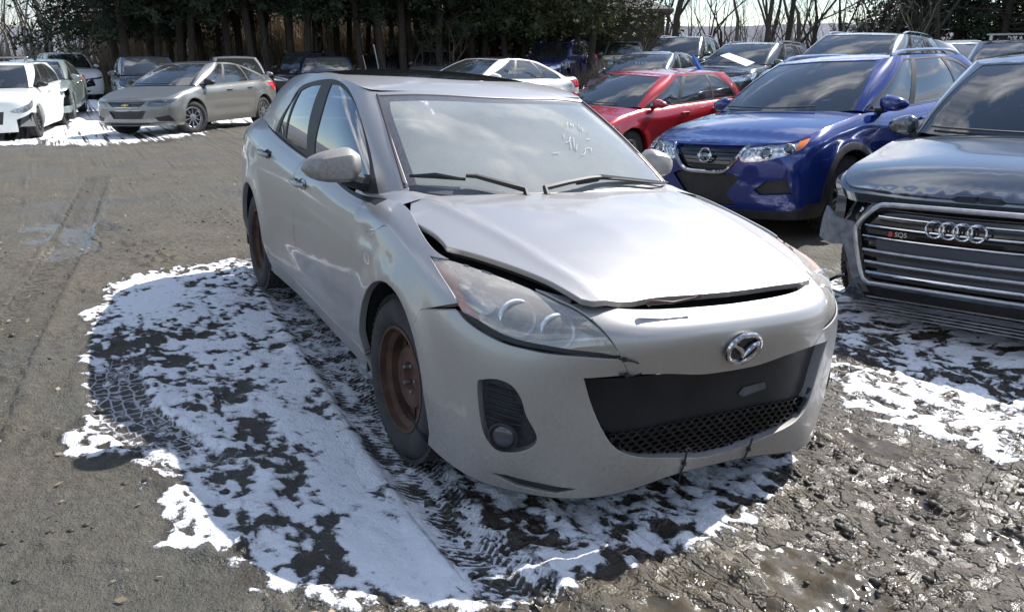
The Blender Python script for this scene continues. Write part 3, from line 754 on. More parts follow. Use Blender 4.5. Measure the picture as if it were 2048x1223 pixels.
def arch_poly(surf, cx, cz, R, sgn, zl):
    pts = []
    for k in range(29):
        a = math.pi * (1.12 - 1.24 * k / 28); pts.append((cx + R * math.cos(a), max(cz + R * math.sin(a), zl + .012)))
    q = [(s, max(t, .0)) for s, t in surf.inv(pts, (0, 2), sgn)]
    return [(q[0][0], -.01)] + q + [(q[-1][0], -.01)]

def build_car(name, label, cat, spec, M, paintm, group=None, step=.07, near=False, rim='ten', rimmat=None, trim='body', bumper=None, feats=None, holes=(), rails=None, mirror=True, cladding=False,
              cab=True, steer=0, roofmat=None, hoodM=None, skip=(), glassm=None, hood_lift=0, mirmat=None, roof_bars=False, handles=True, lamp_s=None, seams=True, tail=True):
    p, wrap, green, hood, hedge, roof, redge, belt, sc, xc = car_nets(SPEC[spec]); w = p['W'] / 2; root = thing(name, label, cat, M, group)
    zl, zhf = p['zl'], p['zhf']; R = p['wheel'] + .055; gl = glassm or G['glass']; MT = {'body': paintm}
    dom = [(wrap.s0, 0), (wrap.s1, 0), (wrap.s1, wrap.t1), (wrap.s0, wrap.t1)]; regs = []; spec_r = {}
    def reg(nm, poly, mat, off=0.0, depth=.012, gap=.0, both=True):
        key = nm + '|' + str(len(spec_r)); spec_r[key] = (nm, mat, off, depth, gap); regs.append((key, poly))
        if both:
            key2 = nm + '|' + str(len(spec_r)); spec_r[key2] = (nm, mat, off, depth, gap); regs.append((key2, mir(poly)))
    g2 = .0025 if near else .004
    sx = lambda pts, sgn=-1: wrap.inv(pts, (0, 2), sgn)
    xb = .36
    if seams:
        sb = sx([(p['fo'] - p['cf'] - .12, .5)])[0][0]
        reg('front_bumper', [(-sb, -.01), (sb, -.01)] + wrap.at_z([(sb, zhf - .14), (sb * .75, zhf - .16), (.45, zhf - .06), (.0, zhf - .04), (-.45, zhf - .06), (-sb * .75, zhf - .16), (-sb, zhf - .14)]), bumper or paintm, gap=g2, both=False)
        ss = sx([(xc - .10, .6), (-p['WB'] * .53, .6), (-p['WB'] * .53 - .92, .6)]); zb_ = zl + .10
        for a, b, cut in ((ss[0][0], ss[1][0], 0), (ss[1][0], ss[2][0], 1)):
            z0 = wrap.at_z([(a, zb_), (b, zb_)]); poly = [(a, z0[0][1]), (b - (.26 if cut else 0), z0[1][1])] + ([(b - .06, .32), ] if cut else []) + [(b, .46 if cut else wrap.t1 + .01), (b, wrap.t1 + .01), (a, wrap.t1 + .01)]
            reg('door', poly, paintm, gap=g2)
    if cladding:
        s1 = wrap.s1; zz = zl + .13; reg('sill_trim', [(a, -.01) for a in np.linspace(.95, s1, 30)] + wrap.at_z([(a, zz) for a in np.linspace(s1, .95, 40)]), G['black'], off=.006, depth=.02)
        for cx in (0, -p['WB']): reg('arch_trim', arch_poly(wrap, cx, p['wheel'] + .01, R + .06, -1, zl), G['black'], off=.006, depth=.02)
    for nm, poly, mat, off, depth, gap, both in (feats or default_feats(p, wrap)): reg(nm, poly, mat, off, depth, gap, both)
    if tail:
        zt = p['zbr'] if p['hatch'] else p['ztr']; s0 = sx([(p['fo'] - p['L'] + p['cr'], zt - .2)])[0][0]
        reg('tail_lamp', wrap.at_z([(s0 - .22, zt - .05), (s0 + .35, zt - .07), (s0 + .35, zt - .22), (s0 - .05, zt - .24)]), G['redlens'], off=.004, depth=.02, gap=.003)
    for cx in (0, -p['WB']):
        a = arch_poly(wrap, cx, p['wheel'] + .01, R, -1, zl); regs += [('hole', a), ('hole', mir(a))]
    nodes, T = panels(wrap, dom, regs, step)
    for key, tr in T.items():
        if key == 'hole': continue
        if key == 'body':
            for q in islands(tr): make_panel('body', wrap, nodes, q, paintm, root, depth=.07 if near else .04)
            continue
        nm, mat, off, depth, gap = spec_r[key]
        if nm in skip or nm == 'open': continue
        make_panel(nm, wrap, nodes, tr, mat, root, off=off, depth=depth, gap=gap)
    # inner dark shell
    inner = MB()
    for cx in (0, -p['WB']):
        for sd in (-1, 1):
            prof = [(math.pi * k / 16) for k in range(17)]; V = []; F = []
            for k, a in enumerate(prof):
                for yy in (w - .07, w - .42): V.append((cx + (R + .02) * math.cos(a), sd * yy, p['wheel'] + (R + .02) * math.sin(a)))
            F = [(2 * k, 2 * k + 1, 2 * k + 3, 2 * k + 2) for k in range(16)]; inner.add(V, F, None, True)
            inner.add([(cx + (R + .02) * math.cos(a), sd * (w - .42), p['wheel'] + (R + .02) * math.sin(a)) for a in prof], [tuple(range(17))])
    xr_ = p['fo'] - p['L']; inner.box(((p['fo'] + xr_) / 2 - .02, 0, zl + .06), (p['L'] - .5, 2 * w - .9, .08))
    inner.box((-p['WB'] / 2, 0, zl + .05), (p['WB'] - 2 * R - .06, 2 * w - .2, .06)); inner.box((p['fo'] - .42, 0, (zl + zhf) / 2), (.30, 1.1, zhf - zl - .16))
    inner.build('underbody', G['black'], root)
    # hood
    E = hedge; lim = [(e[0], e[1]) for e in E]; half = [(x, -abs(y)) for x, y, *_ in E[::4]]; xe_ = half[-1][0]
    cow = [(xc + .02 + (p['bow']) * (1 - (f) ** 2) * .95, -f * (w - p['tuck'] - .05)) for f in (.96, .8, .6, .3, 0)]
    hp = [h for h in half if h[0] > xc + .05]; outline = hp + cow; outline = outline + [(x, -y) for x, y in outline[::-1][1:]]
    outline = [o for i, o in enumerate(outline) if i == 0 or abs(o[0] - outline[i - 1][0]) + abs(o[1] - outline[i - 1][1]) > 1e-4]
    if 'hood' not in skip:
        nodes, T = panels(hood, outline, [], step * 1.2)
        o = make_panel('hood', hood, nodes, T['body'], hoodM or paintm, root, gap=.004, depth=.03, off=hood_lift)
    cw = MB(); cw.add([(x, y, p['zhc'] - .01) for x, y in ((xc + p['bow'] + .06, 0), (xc + p['bow'] * .7 + .05, -w * .55), (xc + .0, -w + p['tuck'] + .03), (xc - .1, -w + p['tuck'] + .08), (xc + p['bow'] - .18, 0), (xc - .1, w - p['tuck'] - .08), (xc, w - p['tuck'] - .03), (xc + p['bow'] * .7 + .05, w * .55))],
                      [(0, 1, 2, 3, 4), (0, 4, 5, 6, 7)]); cw.build('cowl', G['black'], root)
    # glass house
    top, wins = dlo_polys(p, green, belt, xc); s4 = green.ks[len(green.ks) // 2 + 4]; t1 = green.t1
    ws = [(-s4, .0), (s4, .0), (s4 * .965, t1 - .012), (-s4 * .965, t1 - .012)]; n1 = len(green.ks) // 2 + 11; sr = green.ks[n1] + .04
    rw = [(sr, .06), (green.s1 + .01, .06), (green.s1 + .01, t1 - .06), (sr + .02, t1 - .06)]
    top = curve(top); R2 = [('windshield', ws), ('window_frame', top), ('window_frame', mir(top)), ('rear_window', rw), ('rear_window', mir(rw))]; 
    for k, (nm, pl) in enumerate(wins): pl = curve(pl); R2 += [(nm + '|%da' % k, pl), (nm + '|%db' % k, mir(pl))]
    nodes, T = panels(green, [(green.s0, -.0), (green.s1, -.0), (green.s1, t1), (green.s0, t1)], R2, step)
    for key, tr in T.items():
        nm = key.split('|')[0]
        if nm == 'body': make_panel('pillars', green, nodes, tr, paintm, root, depth=.02)
        elif nm == 'window_frame':
            for q in split_sides(nodes, tr):
                if len(q): make_panel(nm, green, nodes, q, G['black'], root, off=-.002, depth=.012)
        elif nm in skip: continue
        elif nm == 'rear_window':
            for q in split_sides(nodes, tr):
                if len(q): make_panel(nm, green, nodes, q, G['dark_glass'], root, off=-.004)
        else: make_panel(nm, green, nodes, tr, gl if nm == 'windshield' or key.startswith('side_window|0') else G['dark_glass'] if trim == 'suv' else gl, root, off=-.006, gap=.001)
    # roof
    o = redge[::5]; out = [(x, -abs(y)) for x, y, *_ in o]; out = out + [(x, -y) for x, y in out[::-1][1:-1]]
    out = [q for i, q in enumerate(out) if i == 0 or abs(q[0] - out[i - 1][0]) + abs(q[1] - out[i - 1][1]) > 1e-4]
    nodes, T = panels(roof, out, [], step * 1.3); make_panel('roof', roof, nodes, T['body'], roofmat or paintm, root)
    # deck of a saloon
    if not p['hatch']:
        sd_ = np.linspace(wrap.inv([(p['xe'] + .3, p['ztr'] - .05)], (0, 2), -1)[0][0], wrap.s1, 40); E2 = wrap.P(sd_, np.full(40, wrap.t1)); E2 = E2[np.argsort(-E2[:, 0])]
        dk = Height(lambda x, y, E2=E2: np.interp(np.asarray(x), E2[::-1, 0], E2[::-1, 2]) + .02 * np.clip(1 - (np.asarray(y) / (w * .8)) ** 2, 0, 1))
        ol = [(a[0], -abs(a[1])) for a in E2]; ol = ol + [(a, -b) for a, b in ol[::-1][1:-1] if abs(b) > .01]
        nodes, T = panels(dk, ol, [], step * 1.5); make_panel('trunk_lid', dk, nodes, T['body'], paintm, root, depth=.01)
    # wheels, mirrors, handles, wipers
    for x, st in ((0, steer), (-p['WB'], 0)):
        for sd in (-1, 1): add_wheel(root, x, sd, rim, p['wheel'], .215, w, st, rimmat, near)
    if mirror:
        for sd in (-1, 1): mirror_part(root, xc - .24, w - p['tuck'] + .03, belt(xc - .24) + .075, sd, mirmat or paintm, .85 if trim != 'suv' else .92, shape=(.125, .09, .085))
    if handles:
        for sd in (-1, 1):
            for x in (-p['WB'] * .53 + .10, -p['WB'] * .53 - .74):
                st = wrap.inv([(x, belt(x) - .12)], (0, 2), sd)[0]; P, N = wrap.PN([st[0]], [st[1]])
                MB().box((0, 0, 0), (.20, .030, .032), None, .012).build('door_handle', paintm, root, Matrix.Translation(tuple(P[0] + N[0] * .018)))
    if near or True:
        for s0_, s1_ in ((.10, .62), (-.38, .14)):
            A = green.PN(np.linspace(s0_, s1_, 7) * w * 1.05, np.full(7, .045)); pts = A[0] + A[1] * .018
            MB().tube([tuple(q) for q in pts], .008, 5).build('wiper', G['black'], root)
    if rails:
        for sd in (-1, 1):
            xs = np.linspace(p['xr'] - .25, p['xrr'] + .15, 12); ys = sd * (p['wr'] - .03); zs = roof.P(xs, np.full(12, ys))[:, 2]
            lift = .045 * np.clip(np.minimum(np.arange(12), np.arange(12)[::-1]) / 1.5, 0, 1)
            MB().tube([(x, ys, z + l) for x, z, l in zip(xs, zs, lift)], .017, 6).build('roof_rail', rails, root)
    if roof_bars:
        for x in (-1.25, -2.1):
            z = roof.P([x], [0.])[0][2]; b = MB().box((x, 0, z + .10), (.06, 1.15, .03), None, .012)
            for sd in (-1, 1): b.box((x, sd * .5, z + .05), (.07, .05, .10), None, .01)
            b.build('roof_bar', G['alloy'] if x > -1.5 else G['black'], root)
    if cab: cabin(root, p, xc, p['zbf'], near)
    return root, dict(p=p, wrap=wrap, green=green, hood=hood, roof=roof, belt=belt, xc=xc, w=w)

def default_feats(p, wrap):
    w = p['W'] / 2; zl, zh = p['zl'], p['zhf']; F = []
    hl = curve([(.50 * w, zh - .12), (.80 * w, zh - .05), (1.30 * w, zh + .015, 1), (1.22 * w, zh - .09), (.85 * w, zh - .17), (.52 * w, zh - .18, 1)])
    F.append(('headlight', wrap.at_z(hl), G['lamp'], .003, .02, .003, True))
    gr = curve([(-.46 * w, zh - .07, 1), (.46 * w, zh - .07, 1), (.40 * w, zl + .26, 1), (-.40 * w, zl + .26, 1)])
    F.append(('grille', wrap.at_z(gr), G['gloss_black'], -.02, .0, 0, False))
    F.append(('intake', wrap.at_z([(-.6 * w, zl + .05), (.6 * w, zl + .05), (.56 * w, zl + .18), (-.56 * w, zl + .18)]), G['black'], -.02, .0, 0, False))
    F.append(('fog_recess', wrap.at_z([(.70 * w, zl + .12), (.98 * w, zl + .14), (.98 * w, zl + .27), (.76 * w, zl + .22)]), G['black'], -.02, .0, 0, True))
    return F

# outlines on the hatchback, as positions on its own body surfaces (metres)
HERO = {
 'headlight': [(1.266,0.753,1),(1.161,0.784),(1.06,0.787),(0.936,0.787),(0.843,0.787),(0.758,0.78),(0.664,0.755),(0.595,0.734),(0.532,0.694),(0.476,0.635),(0.442,0.581,1),(0.524,0.582),(0.594,0.583),(0.682,0.586),(0.773,0.584),(0.85,0.589),(0.913,0.601),(0.972,0.619),(1.009,0.645),(1.071,0.676),(1.174,0.715)],
 'headlight_hole': [(1.285,0.752,1),(1.174,0.787),(1.071,0.787),(0.943,0.787),(0.847,0.787),(0.762,0.787),(0.667,0.765),(0.596,0.743),(0.532,0.703),(0.477,0.643),(0.436,0.571,1),(0.46,0.568),(0.558,0.57),(0.663,0.569),(0.734,0.571),(0.801,0.571),(0.882,0.581),(0.95,0.596),(0.999,0.617,1),(1.2,0.548,1),(0.993,0.641,1),(1.071,0.676),(1.182,0.718)],
 'nose_side': [(0.572,0.754),(0.509,0.661),(0.463,0.599),(0.422,0.544),(0.403,0.5)],
 'fog': [(0.882,0.393),(0.861,0.418),(0.814,0.437),(0.766,0.43),(0.733,0.388),(0.714,0.327),(0.678,0.257),(0.686,0.212),(0.74,0.177),(0.797,0.172),(0.845,0.202),(0.87,0.278)],
 'slit': [(0.816,0.065,1),(0.771,0.07),(0.544,0.048,1),(0.598,0.04),(0.737,0.054)],
 'grille': [(0.135,0.467),(0.275,0.487),(0.399,0.5),(0.543,0.487,1),(0.518,0.402),(0.48,0.304),(0.435,0.221),(0.383,0.176),(0.3,0.139),(0.081,0.069)],
 'hood': [(-0.319,-0.671,1),(-0.136,-0.744),(-0.048,-0.757),(0.078,-0.741),(0.16,-0.741),(0.22,-0.747,1),(0.288,-0.699),(0.382,-0.646),(0.48,-0.599),(0.585,-0.559),(0.656,-0.538),(0.723,-0.516,1),(0.753,-0.459),(0.752,-0.275),(0.765,-0.08),(0.765,0.141),(0.74,0.408),(0.735,0.459,1),(0.508,0.662),(0.306,0.824),(0.161,0.907),(0.068,0.947),(-0.225,-0.202),(-0.233,0.181),(-0.47,0.784)],
 'dlo': [(2.322,0.017,1),(1.564,0.018),(0.78,0.004),(0.778,0.238),(0.831,0.404),(0.959,0.496),(1.161,0.531),(1.425,0.529),(1.808,0.485),(2.036,0.425),(2.11,0.287),(2.243,0.136)],
 'chalk': [(-0.235,0.373),(-0.229,0.182),(-0.104,0.187),(-0.394,0.203)],
 'chalk0': [(-0.258,0.35),(-0.257,0.341),(-0.27,0.346),(-0.29,0.362)],
 'chalk1': [(-0.302,0.358),(-0.287,0.339),(-0.292,0.332),(-0.31,0.343),(-0.305,0.349),(-0.287,0.339)],
 'chalk2': [(-0.346,0.347),(-0.33,0.325),(-0.328,0.307),(-0.344,0.314),(-0.348,0.325),(-0.333,0.321)],
 'chalk3': [(-0.354,0.3),(-0.352,0.286)],
 'chalk4': [(-0.309,0.26),(-0.338,0.261)],
 'chalk5': [(-0.197,0.29),(-0.181,0.27)],
 'chalk6': [(-0.171,0.246),(-0.193,0.251),(-0.222,0.273)],
 'chalk7': [(-0.214,0.27),(-0.175,0.214)],
 'chalk8': [(-0.239,0.273),(-0.206,0.228),(-0.2,0.207)],
 'chalk9': [(-0.229,0.237),(-0.2,0.207)],
 'chalk10': [(-0.26,0.214),(-0.239,0.194),(-0.221,0.184),(-0.21,0.186)],
 'chalk11': [(-0.267,0.214),(-0.294,0.214),(-0.281,0.198)],
 'chalk12': [(-0.06,0.197),(-0.097,0.198)],
 'chalk13': [(-0.241,0.427),(-0.242,0.423)],
 'chalk14': [(-0.301,0.296),(-0.307,0.294)],
 'wiper_r': [(0.622,0.055),(0.523,0.063),(0.413,0.062)],
 'wiper_rarm': [(0.411,0.066),(0.373,0.066),(0.283,0.043),(0.198,0.023)],
 'wiper_l': [(-0.071,0.053),(-0.183,0.06),(-0.217,0.066),(-0.38,0.046),(-0.625,0.0)],
 'wiper_larm': [(0.105,0.028),(-0.016,0.049),(-0.144,0.062),(-0.2,0.063)],
 'plate': [(-0.084,0.321),(-0.105,0.344),(-0.211,0.352),(-0.22,0.323),(-0.108,0.305)],
}
# ---------------------------------------------------------------- the damaged silver hatchback in front
def build_hero():
    M = Matrix(((0.99984, 0.01469, 0.01012, 0.01286), (-0.01519, 0.99855, 0.05161, -0.03683), (-0.00935, -0.05175, 0.99862, -0.0685), (0, 0, 0, 1)))
    root = thing('silver_hatchback', 'dented silver hatchback with rusty steel wheels and loose bumper, largest car in the middle', 'car', M)
    pm = paint('silver_paint', (.425, .408, .396), .60, .36, .85, .65, (.225, .20, .18)); bk = G['black']
    wrap, green, hood, roof = hero_wrap(), hero_green(), Height(hero_hood_f), Height(hero_roof_f); H = HERO; t1 = wrap.t1
    wrap.G  # control net
    def xz(pts, sgn=-1): return wrap.inv(pts, (0, 2), sgn)
    def half(pts): return pts + [tuple([-q[0]]) + tuple(q[1:]) for q in pts[::-1]]
    regs = []; info = {}
    def reg(nm, poly, mat=pm, off=0., depth=.03, gap=.0026, both=True):
        for pl in ([poly, mir(poly)] if both else [poly]):
            k = nm + '|%d' % len(info); info[k] = (nm, mat, off, depth, gap); regs.append((k, pl))
    # doors, skirt
    xa, xb_, xc_ = -.53, -1.50, -2.36
    fd = xz([(xa, .31), (xa - .02, .55), (xa + .01, .78)]); s_a = [q[0] for q in fd]
    reg('front_door', [fd[0], xz([(xb_, .32)])[0], (xz([(xb_, .6)])[0][0], .5), (xz([(xb_ - .04, .9)])[0][0], t1 + .01), (s_a[2] - .0, t1 + .01), fd[2], fd[1]])
    rd = xz([(xb_, .32), (xb_, .6), (xb_ - .04, .9)]); arc = xz([(-2.64 + .43 * math.cos(a), .335 + .43 * math.sin(a)) for a in np.radians([4, 20, 40, 58])])
    reg('rear_door', [rd[0], arc[0], arc[1], arc[2], arc[3], (xz([(xc_ - .10, .95)])[0][0], t1 + .01), (rd[2][0], t1 + .01), rd[1]])
    sk = xz([(-.36, .305), (-.9, .300), (-1.6, .308), (-2.24, .318)])
    reg('side_skirt', [(sk[0][0], -.01), (sk[-1][0], -.01)] + sk[::-1], gap=.003, off=.004)
    reg('front_bumper', [(0, -.01), (1.33, -.01), (1.20, .30), (1.185, .546, 1), (.998, .62), (.9, .66), (.5, .70), (0, .60)] if 0 else [(-1.33, -.01), (1.33, -.01), (1.30, .25), (1.199, .546), (.998, .615), (.90, .66), (.45, .70), (.40, .49), (-.40, .49), (-.45, .70), (-.90, .66), (-.998, .615), (-1.199, .546), (-1.30, .25)], both=False, depth=.05)
    ns = H['nose_side']
    reg('nose_panel', [(0.0, t1 - .024), (.57, t1 - .020)] + [q[:2] for q in ns[1:]] + [(.397, .45), (0, .43), (-.397, .45)] + [(-q[0], q[1]) for q in ns[:0:-1]] + [(-.57, t1 - .020)], both=False, depth=.04, gap=.0025)
    hole = curve(H['headlight_hole'], n=3); wedge = [(.998, .615), (1.199, .546), (.992, .638)]
    regs += [('hole', hole), ('hole', mir(hole))]
    regs += [('hole', [(-.62, t1 + .01), (-.62, t1 - .03), (-.57, t1 - .020), (0, t1 - .024), (.57, t1 - .020), (.62, t1 - .03), (.62, t1 + .01)])]
    lens = curve(H['headlight'], n=3); reg('headlight', lens, G['haze_lens'], off=-.004, depth=.035, gap=.001)
    strip = curve([(.445, .577, 1), (.524, .577), (.594, .578), (.682, .582), (.772, .580), (.85, .586), (.912, .598), (.968, .617, 1), (.905, .614), (.84, .602), (.765, .596), (.68, .596), (.594, .592), (.50, .588)], n=2)
    gr = [(.0, .452), (.135, .457)] + H['grille'][1:9] + [(.082, .068), (0, .063)]
    gp = curve([q if len(q) == 2 else q for q in gr], closed=False, n=4); gp = gp + [(-a, b) for a, b in gp[::-1][1:-1]]
    regs.append(('grille', gp))
    fog = curve(H['fog'], n=3); regs += [('fog', fog), ('fog', mir(fog))]
    sl = [(.825, .062), (.77, .070), (.65, .058), (.535, .042), (.60, .022), (.738, .032)]; regs += [('slit', sl), ('slit', mir(sl))]
    for cx in (0, -2.64):
        a = arch_poly(wrap, cx, .335, .362, -1, .19); regs += [('hole', a), ('hole', mir(a))]
    fr = curve([(1.899, .733, 1), (1.885, .76), (1.87, .79, 1), (4.14, .79, 1), (4.10, .781), (3.6, .776), (3.0, .774), (2.4, .767), (2.05, .755)], n=2); reg('window_frame', fr, bk, off=-.002, depth=.012)
    th = xz([(-3.36, .80), (-3.30, 1.02), (-3.0, .98), (-3.02, .86)]); reg('tail_lamp', th, G['redlens'], depth=.02)
    nodes, T = panels(wrap, [(wrap.s0, 0), (wrap.s1, 0), (wrap.s1, t1), (wrap.s0, t1)], regs, .034, .017)
    for k, tr in T.items():
        if k == 'hole': continue
        if k == 'body':
            c = nodes[tr].mean(1)[:, 0]
            for nm, m in (('fender', (np.abs(c) < 1.98)), ('rear_quarter', (np.abs(c) >= 1.98))):
                for sd in (-1, 1):
                    q = tr[m & (c * sd > 0)]
                    if len(q): make_panel(nm, wrap, nodes, q, pm, root, depth=.03, gap=.0012)
            continue
        if k == 'grille':
            make_panel('grille_duct', wrap, nodes, tr, bk, root, off=-.055, depth=.0)
            continue
        if k == 'fog':
            for q in split_sides(nodes, tr): make_panel('fog_lamp_recess', wrap, nodes, q, G['net_black'], root, off=-.032)
            continue
        if k == 'slit':
            for q in split_sides(nodes, tr): make_panel('lower_slot', wrap, nodes, q, bk, root, off=-.012)
            continue
        nm, mat, off, dep, gap = info[k]; make_panel(nm, wrap, nodes, tr, mat, root, off=off, depth=dep, gap=gap)
    # grille: upper bar, smooth number-plate panel, honeycomb below
    def patch(name, poly, mat, off, step=.03, parent=root, surf=wrap, **kw):
        nodes, T = panels(surf, poly, [], step); return make_panel(name, surf, nodes, np.concatenate(list(T.values())), mat, parent, off=off, **kw)
    patch('plate_panel', curve([(-.535, .462, 1), (-.25, .452), (0, .428), (.25, .452), (.535, .462, 1), (.500, .36), (.455, .27), (.30, .218), (0, .192), (-.30, .218), (-.455, .27), (-.500, .36)], n=4), G['bumper_black'], -.038, depth=.01)
    hx = MB()
    for j in range(9):
        for i in range(-13, 14):
            s, t = (i + (j % 2) * .5) * .036, .075 + j * .021
            if not inside(gp, np.array([[s, t]]))[0] or abs(s) > .47: continue
            pts = []
            for k in range(6): a = math.pi / 6 + math.pi / 3 * k; pts.append((s + .0185 * math.cos(a) * 1.05, t + .0125 * math.sin(a)))
            P, N = wrap.PN(np.array([q[0] for q in pts]), np.clip(np.array([q[1] for q in pts]), 0, t1)); A = P - N * .026; B = P - N * .045
            Q = A + (A.mean(0) - A) * .22; R_ = B + (B.mean(0) - B) * .22
            V = np.concatenate([A, Q, B, R_]); F = []
            for k in range(6):
                m = (k + 1) % 6; F += [(k, m, 6 + m, 6 + k), (6 + k, 6 + m, 18 + m, 18 + k)]
            hx.add(V, F)
    struct(hx.build('grille_mesh', G['gloss_black'], root), 'stuff')
    for sgn in (-1, 1):                                                    # teeth at the ends of the lower opening
        tm = MB()
        for i in range(5):
            s = sgn * (.40 + .030 * i); P, N = wrap.PN([s, s + sgn * .012], [.17 + i * .034, .215 + i * .036]); tm.tube([tuple(P[0] - N[0] * .022), tuple(P[1] - N[1] * .012)], .008, 5)
        tm.build('grille_fin', G['bumper_black'], root)
    pl = [q[:2] for q in H['plate']]; patch('plate_remnant', pl, G['plate_grey'], -.034)
    # fog lamps
    for sd in (-1, 1):
        P, N = wrap.PN([sd * .786], [.226]); q = Vector(N[0]).to_track_quat('Y', 'Z').to_matrix().to_4x4(); Mx = Matrix.Translation(tuple(P[0] - N[0] * .018)) @ q
        f = MB().lathe([(.052, .012), (.050, .020), (.043, .022), (.040, .014)], 28, Mx).build('fog_lamp_bezel', bk, root)
        MB().lathe([(.041, .010), (.036, .016), (.02, .021), (0, .023)], 24, Mx).build('fog_lamp_lens', G['fog_glass'], f)
        rb = MB()
        for i in range(6):
            t = .27 + i * .024; ss = np.linspace(.73 if i < 4 else .76, .86, 5) * sd; P2, N2 = wrap.PN(ss, np.full(5, t)); rb.tube([tuple(a - b * .026) for a, b in zip(P2, N2)], .005, 4)
        rb.build('fog_lamp_rib', bk, root)
    # headlight insides
    for sd in (-1, 1):
        bowl = curve(H['headlight'], n=2); bowl = bowl if sd > 0 else mir(bowl)
        nodes2, T2 = panels(wrap, bowl, [], .02); o = make_panel('headlight_housing', wrap, nodes2, np.concatenate(list(T2.values())), G['housing_grey'], root, off=-.075)
        for (s, t, r, dp, m) in ((.790, .678, .050, .055, 'lamp'), (.655, .658, .046, .060, 'lamp')):
            P, N = wrap.PN([sd * s], [t]); nn = Vector(N[0]) * .55 + Vector((.75, 0, .05)); nn.normalize(); q = nn.to_track_quat('Y', 'Z').to_matrix().to_4x4(); Mx = Matrix.Translation(Vector(P[0]) - Vector(N[0]) * .052) @ q
            MB().lathe([(r + .014, .022), (r + .008, .030), (r, .026), (r * .85, .004), (r * .5, -.02), (.0, -.03)], 32, Mx).build('reflector_bowl', G['bowl'], o)
            MB().lathe([(r * .62, .008), (r * .60, .020), (r * .45, .034), (r * .2, .042), (0, .044)], 28, Mx).build('projector_lens', G['proj'], o)
        am = curve([(1.255, .746, 1), (1.165, .755), (1.075, .738), (1.025, .69), (.965, .648), (.90, .618), (.99, .63), (1.07, .672), (1.174, .711)], n=3); am = am if sd > 0 else mir(am)
        nodes3, T3 = panels(wrap, am, [], .02); make_panel('amber_reflector', wrap, nodes3, np.concatenate(list(T3.values())), G['amber_haze'], o, off=-.007, depth=.01)
        pk = curve([(1.09, .722), (1.00, .738), (.90, .735), (.865, .70), (.885, .655), (.93, .640), (.985, .65), (1.04, .685)], n=3); pk = pk if sd > 0 else mir(pk)
        nodes3, T3 = panels(wrap, pk, [], .014); make_panel('turn_reflector', wrap, nodes3, np.concatenate(list(T3.values())), G['bowl'], o, off=-.040, depth=.01)
        st = strip if sd > 0 else mir(strip); nodes3, T3 = panels(wrap, st, [], .02); make_panel('lamp_bottom_strip', wrap, nodes3, np.concatenate(list(T3.values())), bk, o, off=-.0035, depth=.008)
    # hood
    hp = [q if len(q) > 2 else q for q in H['hood'][:18]] + [(.566, .600), (.432, .680), (.30, .728), (.1, .742), (-.12, .725), (-.30, .668, 1), (-.243, .40), (-.215, .15), (-.208, 0), (-.215, -.20), (-.25, -.45)]
    hpoly = curve(hp, n=4)
    nodes, T = panels(hood, hpoly, [], .019, .015); make_panel('hood', hood, nodes, T['body'], pm, root, depth=.018)
    make_panel('hood_inner_frame', hood, nodes, T['body'], bk, root, off=-.022, gap=.02, depth=.02)
    bay = curve([(.775, -.2), (.70, -.50), (.56, -.63), (.40, -.715), (.2, -.80), (0, -.80), (-.25, -.765), (-.36, -.70), (-.30, -.4), (-.26, 0), (-.30, .4), (-.36, .70), (-.25, .76), (0, .79), (.2, .79), (.40, .70), (.56, .62), (.70, .49), (.775, .2)], n=2)
    nodes, T = panels(hood, bay, [], .08); make_panel('engine_bay_cover', hood, nodes, T['body'], bk, root, off=-.075)
    # glass house
    w0 = [(-.64, .0, 1), (.64, .0, 1), (.648, .19), (.652, .40), (.648, .530, 1), (.35, .533), (.1, .526), (-.1, .526), (-.35, .533), (-.648, .530, 1), (-.652, .40), (-.648, .19)]
    w1 = [(-.60, .035, 1), (.60, .035, 1), (.608, .19), (.612, .40), (.600, .485, 1), (.35, .492), (.0, .488), (-.35, .492), (-.600, .485, 1), (-.612, .40), (-.608, .19)]
    D = [q if len(q) > 2 else q for q in H['dlo']]; Dt = D[3:]
    dlo = curve([(2.33, .0, 1), (2.322, .017)] + [D[-1], D[-2], D[-3], D[-4]] + D[4:8][::-1] + [D[3], (.772, .1), (.775, .0, 1)], n=3)
    FG = curve([(1.351, .501, 1), (1.19, .508), (.968, .473), (.844, .409), (.805, .298), (.795, .197), (.798, .114), (.84, .008, 1), (1.50, .012, 1), (1.484, .111), (1.392, .323)], n=3)
    RG = curve([(1.972, .405, 1), (1.80, .455), (1.55, .480, 1), (1.60, .25), (1.632, .012, 1), (2.06, .018, 1), (2.038, .174)], n=3)
    QG = curve([(2.06, .38, 1), (2.02, .40, 1), (2.085, .10), (2.10, .02, 1), (2.26, .02, 1), (2.16, .2)], n=3)
    RW = [(2.80, .10), (green.s1 + .01, .06), (green.s1 + .01, .49), (2.85, .47)]; TG = curve([(2.40, .11, 1), (2.27, .29), (2.22, .40), (2.42, .36), (2.60, .27), (2.58, .13, 1)], n=2)
    R2 = [('windshield_border', curve(w0, n=3)), ('windshield', curve(w1, n=3))]
    for nm, q in (('frame', dlo), ('front_window', FG), ('rear_door_window', RG), ('quarter_window', QG), ('rear_window', RW)): R2 += [(nm + '|a', q), (nm + '|b', mir(q))]
    nodes, T = panels(green, [(green.s0, 0), (green.s1, 0), (green.s1, green.t1), (green.s0, green.t1)], R2, .035, .018)
